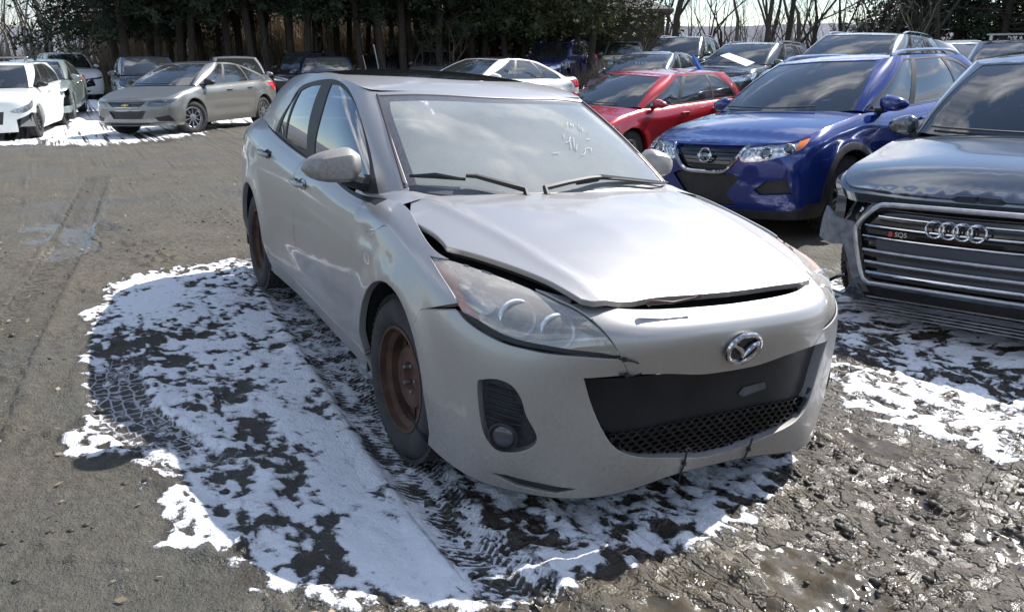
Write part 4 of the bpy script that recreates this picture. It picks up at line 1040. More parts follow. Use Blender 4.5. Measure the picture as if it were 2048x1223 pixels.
    for k, tr in T.items():
        nm = k.split('|')[0]
        if nm == 'body': make_panel('roof_pillars', green, nodes, tr, pm, root, depth=.015, gap=.001)
        elif nm == 'frame': make_panel('window_frame', green, nodes, tr, bk, root, off=-.003, depth=.01)
        elif nm == 'windshield_border': make_panel(nm, green, nodes, tr, G['frit'], root, off=-.006)
        elif nm == 'windshield': make_panel(nm, green, nodes, tr, G['dusty_glass'], root, off=-.006)
        else: make_panel(nm, green, nodes, tr, G['side_glass'] if nm != 'rear_window' else G['dark_glass'], root, off=-.007, gap=.0)
    # windscreen trim
    for sd in (-1, 1):
        tt = np.linspace(.01, .53, 14); P, N = green.PN(np.full(14, sd * .655), tt); MB().tube([tuple(a + b * .0) for a, b in zip(P, N)], .006, 6).build('windshield_trim', G['trim_red'], root)
    # scuttle corner between pillar foot and fender
    ss = np.linspace(.9, 2.6, 300); E1 = wrap.P(ss, np.full(300, wrap.t1)); s2 = np.linspace(.3, 1.4, 300); E2 = green.P(s2, np.zeros(300))
    for sd in (-1, 1):
        fl = MB(); n = 14; V = []
        for k in range(n):
            xa_ = -.24 - .46 * k / (n - 1); xb2 = -.30 - .40 * k / (n - 1)
            a = np.array([np.interp(-xa_, -E1[:, 0], E1[:, j]) for j in range(3)]); b = np.array([np.interp(-xb2, -E2[:, 0], E2[:, j]) for j in range(3)])
            for f in (0, .33, .66, 1): q = a + (b - a) * f; V.append((q[0], -sd * q[1], q[2] + .006 * 4 * f * (1 - f) - .001))
        fl.add(V, [(4 * k + j, 4 * k + j + 1, 4 * k + j + 5, 4 * k + j + 4) for k in range(n - 1) for j in range(3)], None, True); fl.build('scuttle_corner', pm, root)
    # roof
    s = np.linspace(0, green.s1, 60); E = green.P(s, np.full(60, green.t1)); rp = [(a[0], -abs(a[1])) for a in E]; rp = rp + [(a, -b) for a, b in rp[::-1][1:-1]]
    sun = curve([(-1.25, -.20), (-1.22, 0), (-1.25, .20), (-1.37, .42), (-1.55, .545), (-1.8, .565, 1), (-2.75, .50, 1), (-2.82, 0), (-2.75, -.50, 1), (-1.8, -.565), (-1.58, -.555, 1), (-1.38, -.43)], n=4)  # outline of the dark band that the trees reflect in the roof
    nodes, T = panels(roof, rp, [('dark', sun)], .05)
    make_panel('roof', roof, nodes, T['body'], pm, root); make_panel('roof_tree_reflection', roof, nodes, T['dark'], G['gloss_black'], root, off=.001, gap=.002)  # tree reflection painted as a black panel on the silver roof, no glass there
    # cowl, wipers
    cq = MB(); ss = np.linspace(-.64, .64, 17); A, N = green.PN(ss, np.full(17, .005)); hx_ = np.interp(np.abs(A[:, 1]), [0, .2, .45, .67], [-.19, -.20, -.235, -.29]); B = np.stack([hx_, A[:, 1], hood.f(hx_, A[:, 1]) - .025], 1)
    cq.add(np.concatenate([A, B]), [(i, i + 1, 17 + i + 1, 17 + i) for i in range(16)], None, True); cq.build('cowl', G['bumper_black'], root)
    def on_green(q, off):
        P, N = green.PN(np.array([a[0] for a in q]), np.array([max(a[1], .0) for a in q])); return [tuple(a + b * off) for a, b in zip(P, N)]
    for a, b in (('wiper_r', 'wiper_rarm'), ('wiper_l', 'wiper_larm')):
        bl = on_green(curve(H[a], closed=False), .016); wm = MB().tube(bl, .007, 6); wm.build('wiper_blade', bk, root)
        pa = on_green(H[b][::-1] if a == 'wiper_r' else H[b], .030); pa = [Vector(q) for q in pa]
        pa = [pa[0] + Vector((.03, 0, -.03))] + pa; wa = MB().tube(pa, [.016, .014, .012, .010, .008][:len(pa)], 6); wa.build('wiper_arm', bk, root)
        mid = len(bl) // 2; MB().tube([bl[0], (Vector(bl[mid]) + Vector((0, 0, .008))), bl[-1]], [.004, .012, .004], 6).build('wiper_spine', bk, root)
    ch = MB()
    for k in range(15): q = curve(H['chalk%d' % k], closed=False, n=4); P = on_green(q, .001); ch.tube(P, .0013, 4)
    ch.build('chalk_writing', G['chalk'], root)
    # badge
    P, N = wrap.PN([-.01], [.574]); n = Vector(N[0]); n.y = 0; n.normalize(); q = n.to_track_quat('Y', 'Z').to_matrix().to_4x4(); Mx = Matrix.Translation(Vector((P[0][0], 0, P[0][2])) + n * .006) @ q
    bd = MB(); ring = [(.066 * math.cos(a), .008, .053 * math.sin(a)) for a in np.linspace(0, 2 * math.pi, 40)]; bd.tube(ring, .009, 8, Mx, cap=False)
    for sg in (-1, 1):
        pts = [(sg * .064, .009, .018), (sg * .050, .012, .021), (sg * .030, .014, .012), (sg * .012, .016, -.006), (0.0, .016, -.030)]; bd.tube(pts, [.002, .006, .009, .009, .003], 8, Mx)
    b = bd.build('badge', G['chrome'], root); MB().lathe([(0, .004), (.060, .004), (.060, -.01)], 32, Mx @ Matrix.Diagonal((1, 1, .82, 1))).build('badge_ground', G['badge_dark'], b)
    # wheels
    for x, st in ((0, math.radians(2)), (-2.64, 0)):
        for sd in (-1, 1): add_wheel(root, x, sd, 'steel', .316, .20, .868, st if x == 0 else 0, G['rust'], True, camber=math.radians(-1.5) * 0)
    for cx in (0, -2.64):
        for sd in (-1, 1):
            un = MB()
            prof = [math.pi * (1.1 - 1.2 * k / 20) for k in range(21)]; V = []
            for a in prof:
                for yy in (.84, .50): V.append((cx + .385 * math.cos(a), sd * yy, .335 + .385 * math.sin(a)))
            un.add(V, [(2 * k, 2 * k + 1, 2 * k + 3, 2 * k + 2) for k in range(20)], None, True); un.add([(cx + .385 * math.cos(a), sd * .50, .335 + .385 * math.sin(a)) for a in prof], [tuple(range(21))])
            un.build('wheel_arch_liner', bk, root)
    ub = MB(); ub.box((-1.35, 0, .27), (1.9, 1.5, .06)); ub.box((-1.3, 0, .27), (4.0, .9, .08)); ub.box((.42, 0, .42), (.40, 1.0, .36)); ub.box((.62, 0, .5), (.05, 1.1, .35)); ub.build('underbody', bk, root)
    lp = MB(); ss = np.linspace(-1.25, 1.25, 41); A = wrap.P(ss, np.full(41, .0)); B = A * [1, 1, 1] - np.stack([np.full(41, .16), np.sign(A[:, 1]) * .02, np.full(41, -.01)], 1)
    lp.add(np.concatenate([A, B]), [(i, i + 1, 42 + i, 41 + i) for i in range(40)], None, True); lp.build('bumper_underside', bk, root)
    # mirrors and handles
    m = mirror_part(root, -.64, .79, 1.045, -1, pm, 1.0, shape=(.116, .085, .078)); m2 = mirror_part(root, -.70, .755, 1.035, 1, pm, 1.0, shape=(.108, .085, .078))
    for sd in (-1, 1):
        for (s, t) in ((2.83, .642), (3.66, .656)):
            P, N = wrap.PN([sd * s], [t]); yaw = math.atan2(N[0][1], N[0][0]) - math.pi / 2 * (1 if sd < 0 else 1)
            cup = MB().lathe([(.036, .0035), (.03, -.002), (0, -.004)], 20, Matrix.Translation(tuple(P[0])) @ Vector(N[0]).to_track_quat('Y', 'Z').to_matrix().to_4x4() @ Matrix.Diagonal((1.7, 1, .75, 1)))
            c = cup.build('handle_recess', bk, root)
            MB().tube([(P[0][0] + .06, P[0][1] + N[0][1] * .012, P[0][2]), (P[0][0] + .03, P[0][1] + N[0][1] * .036, P[0][2]), (P[0][0] - .11, P[0][1] + N[0][1] * .034, P[0][2] + .004), (P[0][0] - .15, P[0][1] + N[0][1] * .006, P[0][2] + .004)], [.010, .014, .014, .010], 8).build('door_handle', pm, root)
    # torn fender edge and creases
    sc_ = MB()
    for (a, b) in (((1.862, .604), (1.66, .675)), ((1.80, .600), (1.74, .63))):
        q = [(a[0] + (b[0] - a[0]) * f, a[1] + (b[1] - a[1]) * f + .006 * math.sin(f * 9)) for f in np.linspace(0, 1, 8)]; P, N = wrap.PN(np.array([k[0] for k in q]), np.array([k[1] for k in q])); sc_.tube([tuple(x - n * .001) for x, n in zip(P, N)], [.001, .004, .003, .004, .002, .004, .003, .001], 5)
    sc_.build('scratch', G['chrome'], root)
    # loose hood rod, cable ties
    rod = MB().tube([(.817, -.334, .792), (.817, -.325, .800), (.835, -.25, .797), (.842, -.17, .806), (.842, -.15, .812)], [.009, .010, .0045, .0045, .007], 8); rod.build('hood_rod', G['rod'], root)
    ends = ((.150, .0, (-.01, .012, -.035)), (-.14, 0, (.0, .03, -.02)), (.404, .566, (.01, .02, -.01)), (.392, .503, (.02, .02, .008)))
    for ((a, b), (s, t, d)) in zip((((.159, .135), (.150, .0)), ((-.133, .125), (-.14, .0)), ((.452, .578), (.404, .566)), ((.437, .512), (.392, .503))), ends):
        tie = MB(); q = [(a[0] + (b[0] - a[0]) * f, a[1] + (b[1] - a[1]) * f) for f in np.linspace(0, 1, 5)]; P, N = wrap.PN(np.array([k[0] for k in q]), np.array([k[1] for k in q])); pts = [tuple(x + n * .006) for x, n in zip(P, N)]
        tie.tube(pts, .0035, 5); tie.box(pts[2], (.012, .010, .012)); P = wrap.P([s], [t])[0]; tie.tube([pts[-1], tuple(P + np.array(d))], .0025, 4); tie.build('cable_tie', bk, root)
    ant = MB().tube([(-2.9, 0, 1.37), (-3.02, 0, 1.52)], [.006, .003], 6); ant.build('antenna', bk, root)
    cabin(root, dict(W=1.755, xe=-3.15, xr=-1.0, H=1.47, zbf=.95, zhc=.97), -.42, .95, True)
    return root

G = mk_common()
def dusty():
    G['haze_lens'] = glass('hazy_lens', (.95, .93, .90), .0, .36, (.88, .82, .74)); G['net_black'] = plain('recess_black', (.025, .025, .028), .6, var=.5, scale=80, bmp=.003)
    G['bumper_black'] = plain('worn_black', (.010, .010, .013), .38, var=.45, scale=6, bmp=.001, spec=.3); G['plate_grey'] = plain('dusty_grey', (.055, .055, .065), .5, var=.3); G['fog_glass'] = plain('fog_glass', (.07, .07, .08), .25, .3, coat=.5)
    G['housing_grey'] = plain('lamp_housing', (.62, .62, .64), .35, .25, var=.5, scale=25, bmp=.003); G['proj'] = plain('projector', (.10, .14, .16), .05, .2, coat=1)
    G['amber_haze'] = plain('amber_dull', (.95, .24, .04), .5, .0, var=.25, scale=30); G['frit'] = plain('glass_border', (.085, .085, .095), .35, var=.25, scale=60, coat=.4)
    G['dusty_glass'] = glass('dusty_windshield', (.55, .62, .60), .10, .42, (.62, .65, .62), refl=.10); G['side_glass'] = glass('side_glass', (.25, .30, .36), .7, .03, refl=.20)
    G['trim_red'] = plain('dark_trim', (.03, .012, .014), .5); G['chalk'] = plain('chalk', (.66, .68, .67), .9); G['badge_dark'] = plain('badge_dark', (.012, .012, .014), .2, coat=.5)
    G['bowl'] = plain('lamp_bowl', (.70, .72, .74), .2, .45, var=.3, scale=25); G['rust'] = plain('rusty_steel', (.085, .043, .029), .8, .15, var=.6, scale=9, bmp=.002); G['nut'] = plain('nut_steel', (.35, .33, .31), .4, .8); G['rod'] = plain('rod_black', (.05, .015, .015), .4)
dusty()

# ---------------------------------------------------------------- ground: churned mud with patches of snow
def vnoise(x, y, seed=0):
    """smooth value noise on arrays"""
    xi = np.floor(x).astype(np.int64); yi = np.floor(y).astype(np.int64); fx = x - xi; fy = y - yi
    def h(a, b):
        n = (a * 374761393 + b * 668265263 + seed * 1442695041) & 0xffffffff; n = ((n ^ (n >> 13)) * 1274126177) & 0xffffffff; n = n ^ (n >> 16); return (n & 0xffff) / 65535.0
    fx = fx * fx * (3 - 2 * fx); fy = fy * fy * (3 - 2 * fy)
    return (h(xi, yi) * (1 - fx) + h(xi + 1, yi) * fx) * (1 - fy) + (h(xi, yi + 1) * (1 - fx) + h(xi + 1, yi + 1) * fx) * fy
def fbm(x, y, s, o=4, seed=0, r=.5):
    a = 1; t = 0; n = 0
    for k in range(o): t = t + a * vnoise(x * s * 2 ** k + 17.3 * k, y * s * 2 ** k - 9.1 * k, seed + k); n += a; a *= r
    return t / n
def sstep(a, b, x): t = np.clip((x - a) / (b - a), 0, 1); return t * t * (3 - 2 * t)
def seg_dist(x, y, pts):
    """distance to a polyline, signed side offset and length along it"""
    best = np.full(x.shape, 1e9); al = np.zeros_like(x); ac = np.zeros_like(x); L0 = 0
    for (ax, ay), (bx, by) in zip(pts[:-1], pts[1:]):
        dx, dy = bx - ax, by - ay; L = math.hypot(dx, dy); t = np.clip(((x - ax) * dx + (y - ay) * dy) / L ** 2, 0, 1)
        d = np.hypot(x - ax - t * dx, y - ay - t * dy); m = d < best; c = ((x - ax) * dy - (y - ay) * dx) / L
        best = np.where(m, d, best); al = np.where(m, L0 + t * L, al); ac = np.where(m, c, ac); L0 += L
    return best, ac, al
GPTS = []      # support points of the ground: x, y, z, reach
def ground_z(x, y):
    x = np.asarray(x, float); y = np.asarray(y, float); num = np.zeros_like(x); den = np.zeros_like(x) + .02
    for (a, b, z, r) in GPTS:
        w = 1 / (((x - a) ** 2 + (y - b) ** 2) / r ** 2 + .05) ** 2; num += w * z; den += w
    base = num / den
    hp = -.023 + .0095 * x - .0525 * (y + .906); hp = np.where(y > .83, -.114 + .01 * x, np.where(y < -1.4, -.023 + .0525 * .494 + .0095 * x, hp))   # the plane the silver car stands on
    d = np.hypot((x + 1.3) / 3.4, (y - .0) / 2.2); k = 1 - sstep(.85, 1.5, d)
    return base * (1 - k) + hp * k
MAIN = [(-3.73, -.68), (-3.71, -.98), (-3.55, -1.33), (-3.45, -1.59), (-2.99, -1.78), (-2.56, -1.86), (-2.08, -1.91), (-1.49, -1.88), (-1.02, -1.88), (-.86, -1.95), (-.6, -1.95), (-.46, -1.85), (-.48, -1.79), (-.3, -1.74), (-.08, -1.72), (.11, -1.71), (.29, -1.70), (.43, -1.57), (.64, -1.6), (.9, -1.3), (1.0, -.95), (1.07, -.66), (1.1, -.49), (1.02, -.45), (1.03, -.27), (1.04, -.07), (.95, .16), (.84, .48), (.67, .59), (.3, .8), (-.5, .95), (-3.0, 1.0), (-3.7, .5)]
RIGHT = [(-2.6, 1.6), (-1.2, 1.55), (-.15, 1.70), (.25, 1.30), (.38, 1.13), (.47, 1.17), (.68, 1.2), (.89, 1.28), (1.09, 1.26), (1.5, 1.5), (2.2, 2.2), (2.0, 3.4), (.5, 3.2), (-2.0, 3.4)]
FAR = [(-13.4, -5.2), (-14.3, -2.84), (-14.2, -2.3), (-13.03, -1.31), (-13.39, -.22), (-15.3, .95), (-17.39, 2.11), (-19.72, 3.17), (-21, 3.4), (-23, 3.0), (-27, -.42), (-30.8, -.94), (-30, -3), (-22, -4), (-16, -6)]
def snow_field(x, y):
    P = np.stack([x.ravel() + .06 * (fbm(x.ravel(), y.ravel(), 3, 3, 5) - .5) * 2, y.ravel() + .12 * (fbm(x.ravel(), y.ravel(), 4, 3, 9) - .5) * 2], 1)
    s = np.full(len(P), -1.0)
    for poly, amt in ((MAIN, .19), (RIGHT, .20), (FAR, .42)):
        a = np.asarray(poly); near = (P[:, 0] > a[:, 0].min() - 1) & (P[:, 0] < a[:, 0].max() + 1) & (P[:, 1] > a[:, 1].min() - 1) & (P[:, 1] < a[:, 1].max() + 1)
        idx = np.nonzero(near)[0]
        if not len(idx): continue
        q = P[idx]; ins = inside(poly, q); d = np.full(len(q), 1e9)
        for i in range(len(a)):
            b, c = a[i], a[(i + 1) % len(a)]; e = c - b; t = np.clip(((q - b) @ e) / (e @ e), 0, 1); d = np.minimum(d, np.hypot(*(q - b - t[:, None] * e).T))
        d = np.where(ins, d, -d); v = np.where(d > 0, amt * np.clip(d / (.08 if poly is not FAR else .5), 0, 1), 1.2 * np.clip(d / (.10 if poly is not FAR else .5), -1, 0)); s[idx] = np.maximum(s[idx], v)
    return s.reshape(x.shape)

def build_ground():
    def axis(a0, a1, st, lo, hi):
        v = list(np.arange(a0, a1, st)); k = st
        while v[-1] < hi: k *= 1.10; v.append(v[-1] + k)
        k = st
        while v[0] > lo: k *= 1.10; v.insert(0, v[0] - k)
        return np.array(v)
    xs = axis(-4.6, 1.9, .019, -900, 260); ys = axis(-2.6, 2.2, .019, -260, 900)
    X, Y = np.meshgrid(xs, ys, indexing='ij'); x, y = X.ravel(), Y.ravel()
    far = sstep(12, 45, np.hypot(x + 3, y - 1)); s = snow_field(X, Y).ravel()
    # mud relief
    n1 = fbm(x, y, 1.3, 3, 1); n2 = fbm(x, y, 6, 4, 2, .6); clod = np.clip(fbm(x, y, 14, 3, 3, .6) - .56, 0, 1) * np.clip(fbm(x, y, 2.2, 2, 8) - .42, 0, 1) * 6
    rough = sstep(-.25, .5, x * .55 + y * .25 + .1) * (.55 + .9 * np.clip(fbm(x, y, 1.1, 3, 77) - .25, 0, .5)) * (1 - sstep(3.5, 6, np.hypot(x - 1, y)))        # churned wet corner in front
    z = ground_z(x, y) + ((n1 - .5) * .05 + (n2 - .5) * .012 + clod * .05 * (1 - rough * .3) + rough * ((fbm(x * .45, y * 1.5, 15, 4, 21, .7) - .5) * .075 + np.abs(fbm(x * .8 + y * .5, y * .8 - x * .5, 5, 3, 23) - .5) * -.04 + .005)) * (1 - .3 * far)
    z += far * (fbm(x, y, .05, 2, 4) - .5) * .6
    tu = np.zeros_like(x); tv = np.zeros_like(x); tw = np.zeros_like(x); kind = np.zeros_like(x)
    tracks = [([(-3.9, -.66), (-2.5, -.70), (-1.0, -.80), (.07, -.86), (.65, -.90), (1.3, -.86)], .115, 1), ([(-3.9, .75), (-1, .74), (1.2, .7)], .11, 1), ([(-1.78, -1.74), (-1.3, -1.80), (-.8, -1.78), (-.4, -1.64), (-.02, -1.50)], .125, 2),
              ([(.2, -.42), (.8, -.42), (1.35, -.36)], .115, 3), ([(-9, -1.5), (-5, -1.9), (-2.2, -2.25), (.5, -2.5)], .13, 1), ([(-9, -3.1), (-5, -3.3), (0, -3.4)], .13, 1), ([(.9, 2.2), (1.3, 1.0), (2.2, .1)], .13, 3), ([(1.5, .2), (1.7, -.9), (1.2, -2)], .13, 3)]
    for pts, hw, kd in tracks:
        d, c, l = seg_dist(x, y, pts); m = 1 - sstep(hw * .86, hw * 1.06, d); z -= .008 * m; z += .010 * np.exp(-((d - hw * 1.25) / .035) ** 2)
        up = m > tw; tw = np.where(up, m, tw); tu = np.where(up, c, tu); tv = np.where(up, l, tv); kind = np.where(up, kd, kind)
    dr, cr_, lr = seg_dist(x, y, [(-2.6, -1.02), (-1.76, -1.03), (-.76, -1.08), (.15, -1.10), (.80, -1.12)]); ridge = 1 - sstep(.10, .17, dr)
    hole = fbm(x, y, 7.5, 5, 31, .68); hole2 = fbm(x * .7 + y * .1, y * 1.2, 24, 4, 35, .65)
    nn = (hole * .5 + hole2 * .5 - .5) / .085; pot = s + nn * .42 * np.where(s > 0, 1, .35)
    pot = np.where(s > .1, pot + ridge * (.22 + .30 * sstep(-1.9, .4, x)), pot)
    blob = np.exp(-((x + 2.75) / .45) ** 2 - ((y + 1.45) / .22) ** 2); pot += blob * .9 * (s > 0)
    hexw = np.where(kind == 2, tw, 0) * (s > -.4) * sstep(.0, .35, tv) * (1 - sstep(1.45, 1.85, tv + .25 * fbm(x, y, 4, 2, 90)))
    pot = np.where((kind == 1) & (tw > .4) & (s > 0), pot * .45 + .11, pot); pot = pot * (1 - hexw * .8) - .06 * hexw
    sn = sstep(-.06, .10, pot); z += sn * .008 + ridge * (s > .15) * .004
    # treads pressed in
    tr1 = (np.abs(((tv * 34 + np.abs(tu) * 22) % 1) - .5) < .18) | (np.abs(np.abs(tu) - .045) < .006); z += np.where((kind == 1) & (tw > .6) & tr1, .003, 0)
    z += np.where((kind == 3) & (tw > .5) & (np.abs((tu * 26) % 1 - .5) < .15), .008, 0)
    pud = np.zeros_like(x)
    for (a, b, ra, rb) in ((-5.2, -1.9, .7, .26), (-5.9, -2.8, .5, .2), (1.35, -.05, .20, .12), (1.05, .75, .16, .10), (1.55, .75, .22, .12), (.78, .98, .12, .07), (1.6, -.5, .25, .12),  (-7.9, -3.0, .8, .25)):
        pud = np.maximum(pud, 1.15 - np.hypot((x - a) / ra, (y - b) / rb) + (fbm(x, y, 3.2, 3, 51) - .5) * 2.4)
    pud = sstep(.0, .18, pud) * (s < .05); z -= pud * .006
    nx, ny = len(xs), len(ys); I = np.arange(nx * ny).reshape(nx, ny)
    F = np.stack([I[:-1, :-1].ravel(), I[1:, :-1].ravel(), I[1:, 1:].ravel(), I[:-1, 1:].ravel()], 1)
    me = tri_mesh('ground', np.stack([x, y, z], 1), F, None, None); me.polygons.foreach_set('use_smooth', np.ones(len(F), bool))
    for nm, v in (('snow', pot), ('rough', rough), ('track', tw * (kind == 1) + 0.0), ('ribs', tw * (kind == 3)), ('hexes', hexw), ('tu', tu), ('tv', tv), ('puddle', pud), ('wetmelt', sstep(-.05, .15, s))):
        a = me.attributes.new(nm, 'FLOAT', 'POINT'); a.data.foreach_set('value', v.astype(np.float32))
    me.materials.append(ground_mat()); struct(link('ground', me), 'structure', 'muddy yard with patches of melting snow and tyre tracks')

def scatter():
    r = np.random.default_rng(4)
    n = 5200; x = np.concatenate([r.uniform(-6, 2, n // 2), r.normal(1.0, .7, n // 2)]); y = np.concatenate([r.uniform(-4.5, 3, n // 2), r.normal(.2, .9, n // 2)])
    keep = fbm(x, y, 1.7, 3, 61) > .50; x, y = x[keep], y[keep]; n = len(x); s = r.gamma(2.0, .0030, n) + .003; z = ground_z(x, y) + (fbm(x, y, 1.3, 3, 1) - .5) * .05
    base = np.array([(1, 0, 0), (-1, 0, 0), (0, 1, 0), (0, -1, 0), (0, 0, .7), (.7, .7, .2), (-.7, .6, .25), (.6, -.7, .2), (-.6, -.7, .3)]); tri = [(4, 0, 5), (4, 5, 2), (4, 2, 6), (4, 6, 1), (4, 1, 8), (4, 8, 3), (4, 3, 7), (4, 7, 0)]
    V = (base[None] * s[:, None, None] * (1 + r.uniform(-.35, .35, (n, 9, 3)))); a = r.uniform(0, 6.28, n); c, q = np.cos(a)[:, None], np.sin(a)[:, None]
    V = np.stack([V[:, :, 0] * c - V[:, :, 1] * q + x[:, None], V[:, :, 0] * q + V[:, :, 1] * c + y[:, None], V[:, :, 2] + z[:, None]], 2).reshape(-1, 3)
    F = (np.array(tri)[None] + np.arange(n)[:, None, None] * 9).reshape(-1, 3); o = link('mud_clods', tri_mesh('mud_clods', V, F, (lambda q: q / np.linalg.norm(q, axis=1)[:, None])(V - np.repeat(np.stack([x, y, z], 1), 9, 0) + [0, 0, 1e-5]), plain('clod', (.050, .042, .034), .6, var=.5, scale=5))); struct(o, 'stuff', 'small dark clods of mud scattered over the yard')
    n = 1500; x = r.uniform(-9, 2.2, n); y = r.uniform(-5, 3.5, n); keep = fbm(x, y, 1.1, 3, 71) > .52; x, y = x[keep], y[keep]; n = len(x); z = ground_z(x, y) + (fbm(x, y, 1.3, 3, 1) - .5) * .05 + .010
    a = r.uniform(0, 6.28, n); L = r.uniform(.008, .022, n); P = np.stack([x, y, z], 1); u = np.stack([np.cos(a), np.sin(a), r.uniform(-.3, .5, n)], 1) * L[:, None]; v = np.stack([-np.sin(a), np.cos(a), r.uniform(-.4, .6, n)], 1) * L[:, None] * .5
    V = np.concatenate([P - u, P - v, P + u, P + v]); i = np.arange(n); o = link('dead_leaves', tri_mesh('dead_leaves', V, np.stack([i, i + n, i + 2 * n, i + 3 * n], 1), None, plain('dead_leaf', (.24, .19, .12), .8, var=.5, scale=3))); struct(o, 'stuff', 'small dead leaves lying on the mud')
def ground_mat():
    m, nt, b = new_mat('mud_and_snow'); tc = nt.nodes.new('ShaderNodeTexCoord'); P = tc.outputs['Object']
    def at(n): a = nt.nodes.new('ShaderNodeAttribute'); a.attribute_name = n; return a.outputs['Fac']
    A = {k: at(k) for k in ('snow', 'rough', 'track', 'ribs', 'hexes', 'tu', 'tv', 'puddle', 'wetmelt')}; M = lambda op, a, b_=None: math_node(nt, op, a, b_)
    f1 = noise(nt, 2.3, 8, .62, vec=P); f2 = noise(nt, 22, 8, .68, vec=P); f3 = noise(nt, 110, 4, .6, vec=P); f4 = noise(nt, .35, 4, .6, vec=P)
    mud = mixc(nt, ramp(nt, f1, [(.3, 0), (.7, 1)]), (.046, .037, .028), (.105, .089, .066)); mud = mixc(nt, ramp(nt, f2, [(.40, 0), (.75, 1)]), mud, (.150, .132, .100))
    mud = mixc(nt, ramp(nt, f4, [(.40, 0), (.62, .55)]), mud, (.074, .076, .062)); mud = mixc(nt, ramp(nt, f2, [(.27, 1), (.37, 0)]), mud, (.024, .018, .013))
    mud = mixc(nt, M('MULTIPLY', A['rough'], .7), mud, (.064, .047, .029))
    vo = nt.nodes.new('ShaderNodeTexVoronoi'); vo.inputs['Scale'].default_value = 9; nt.links.new(P, vo.inputs[0])
    leaf = ramp(nt, vo.outputs['Distance'], [(.0, 1), (.07, 1), (.09, 0)]); mud = mixc(nt, M('MULTIPLY', leaf, ramp(nt, f1, [(.50, 0), (.56, .8)])), mud, (.22, .19, .13))
    mud = mixc(nt, ramp(nt, A['snow'], [(-.0, 0), (.0, 0), (.02, 0)]) if 0 else M('MULTIPLY', ramp(nt, A['wetmelt'], [(.0, 0), (.5, 1)]), .6), mud, (.040, .029, .022))
    # snow mask with fine edge
    pot = M('ADD', A['snow'], M('MULTIPLY', M('SUBTRACT', f2, .5), 1.7)); pot = M('ADD', pot, M('MULTIPLY', M('SUBTRACT', f3, .5), .45))
    # tread pattern in tracks
    chev = M('FRACT', M('ADD', M('ADD', M('MULTIPLY', A['tv'], 34), M('MULTIPLY', M('ABSOLUTE', A['tu']), 24)), M('MULTIPLY', f2, 1.2))); chev = ramp(nt, chev, [(.0, 1), (.30, 1), (.42, 0), (.9, 0)])
    pot = M('ADD', pot, M('MULTIPLY', M('MULTIPLY', A['track'], M('SUBTRACT', chev, .42)), .26))
    rib = ramp(nt, M('FRACT', M('MULTIPLY', A['tu'], 22)), [(.0, 1), (.16, 1), (.26, 0), (.92, 0)]); 
    cmb = nt.nodes.new('ShaderNodeCombineXYZ'); nt.links.new(A['tu'], cmb.inputs[0]); nt.links.new(M('MULTIPLY', A['tv'], .75), cmb.inputs[1])
    hv = nt.nodes.new('ShaderNodeTexVoronoi'); hv.feature = 'DISTANCE_TO_EDGE'; hv.inputs['Scale'].default_value = 20; hv.inputs['Randomness'].default_value = .45; nt.links.new(cmb.outputs[0], hv.inputs[0])
    hx = ramp(nt, hv.outputs['Distance'], [(.0, 1), (.06, 1), (.10, 0)])
    sm = ramp(nt, pot, [(.0, 0), (.16, 1)]); extra = M('MAXIMUM', M('MULTIPLY', A['ribs'], M('MULTIPLY', rib, ramp(nt, A['snow'], [(.0, 0), (.03, .85)]))), M('MULTIPLY', M('MULTIPLY', A['hexes'], hx), ramp(nt, f1, [(.40, 0), (.47, .95)])))
    sm = M('MAXIMUM', sm, extra)
    snowc = mixc(nt, ramp(nt, f2, [(.3, 0), (.7, 1)]), (.88, .89, .92), (.96, .96, .98)); snowc = mixc(nt, ramp(nt, pot, [(.10, .70), (.42, 0)]), snowc, (.42, .41, .42))
    nt.links.new(mixc(nt, sm, mud, snowc), b.inputs['Base Color'])
    wet = M('MAXIMUM', M('MULTIPLY', A['rough'], .9), ramp(nt, f4, [(.50, 0), (.60, .75)]))
    ro = M('SUBTRACT', .88, M('MULTIPLY', wet, M('ADD', .45, M('MULTIPLY', ramp(nt, f2, [(.38, 1), (.60, 0)]), .40)))); ro = mixc(nt, sm, ro, .8)
    ro = mixc(nt, A['puddle'], ro, ramp(nt, f1, [(.3, .08), (.7, .34)]))
    nt.links.new(ro, b.inputs['Roughness']); b.inputs['Specular IOR Level'].default_value = .5
    h = M('ADD', M('MULTIPLY', f2, .7), M('MULTIPLY', f3, .30)); h = M('ADD', h, M('MULTIPLY', sm, .25)); h = M('ADD', h, M('MULTIPLY', M('MULTIPLY', A['track'], chev), .3)); h = M('ADD', h, M('MULTIPLY', M('MULTIPLY', A['ribs'], rib), .4))
    f5 = noise(nt, 15, 3, .6, vec=P); w2 = M('MULTIPLY', ramp(nt, A['rough'], [(.25, 0), (.5, 1)]), ramp(nt, f5, [(.46, 1), (.55, 0)])); w2 = M('MULTIPLY', w2, M('SUBTRACT', 1.0, sm))
    ro = mixc(nt, w2, ro, .16); nt.links.new(ro, b.inputs['Roughness'])
    h = M('MULTIPLY', h, M('SUBTRACT', 1.0, M('MULTIPLY', w2, .72))); h = M('MULTIPLY', h, M('SUBTRACT', 1.0, M('MULTIPLY', A['rough'], .35)))
    h = M('MULTIPLY', h, M('SUBTRACT', 1.0, M('MULTIPLY', A['puddle'], .93)))
    bump(nt, h, 1.0, .038, b); return m

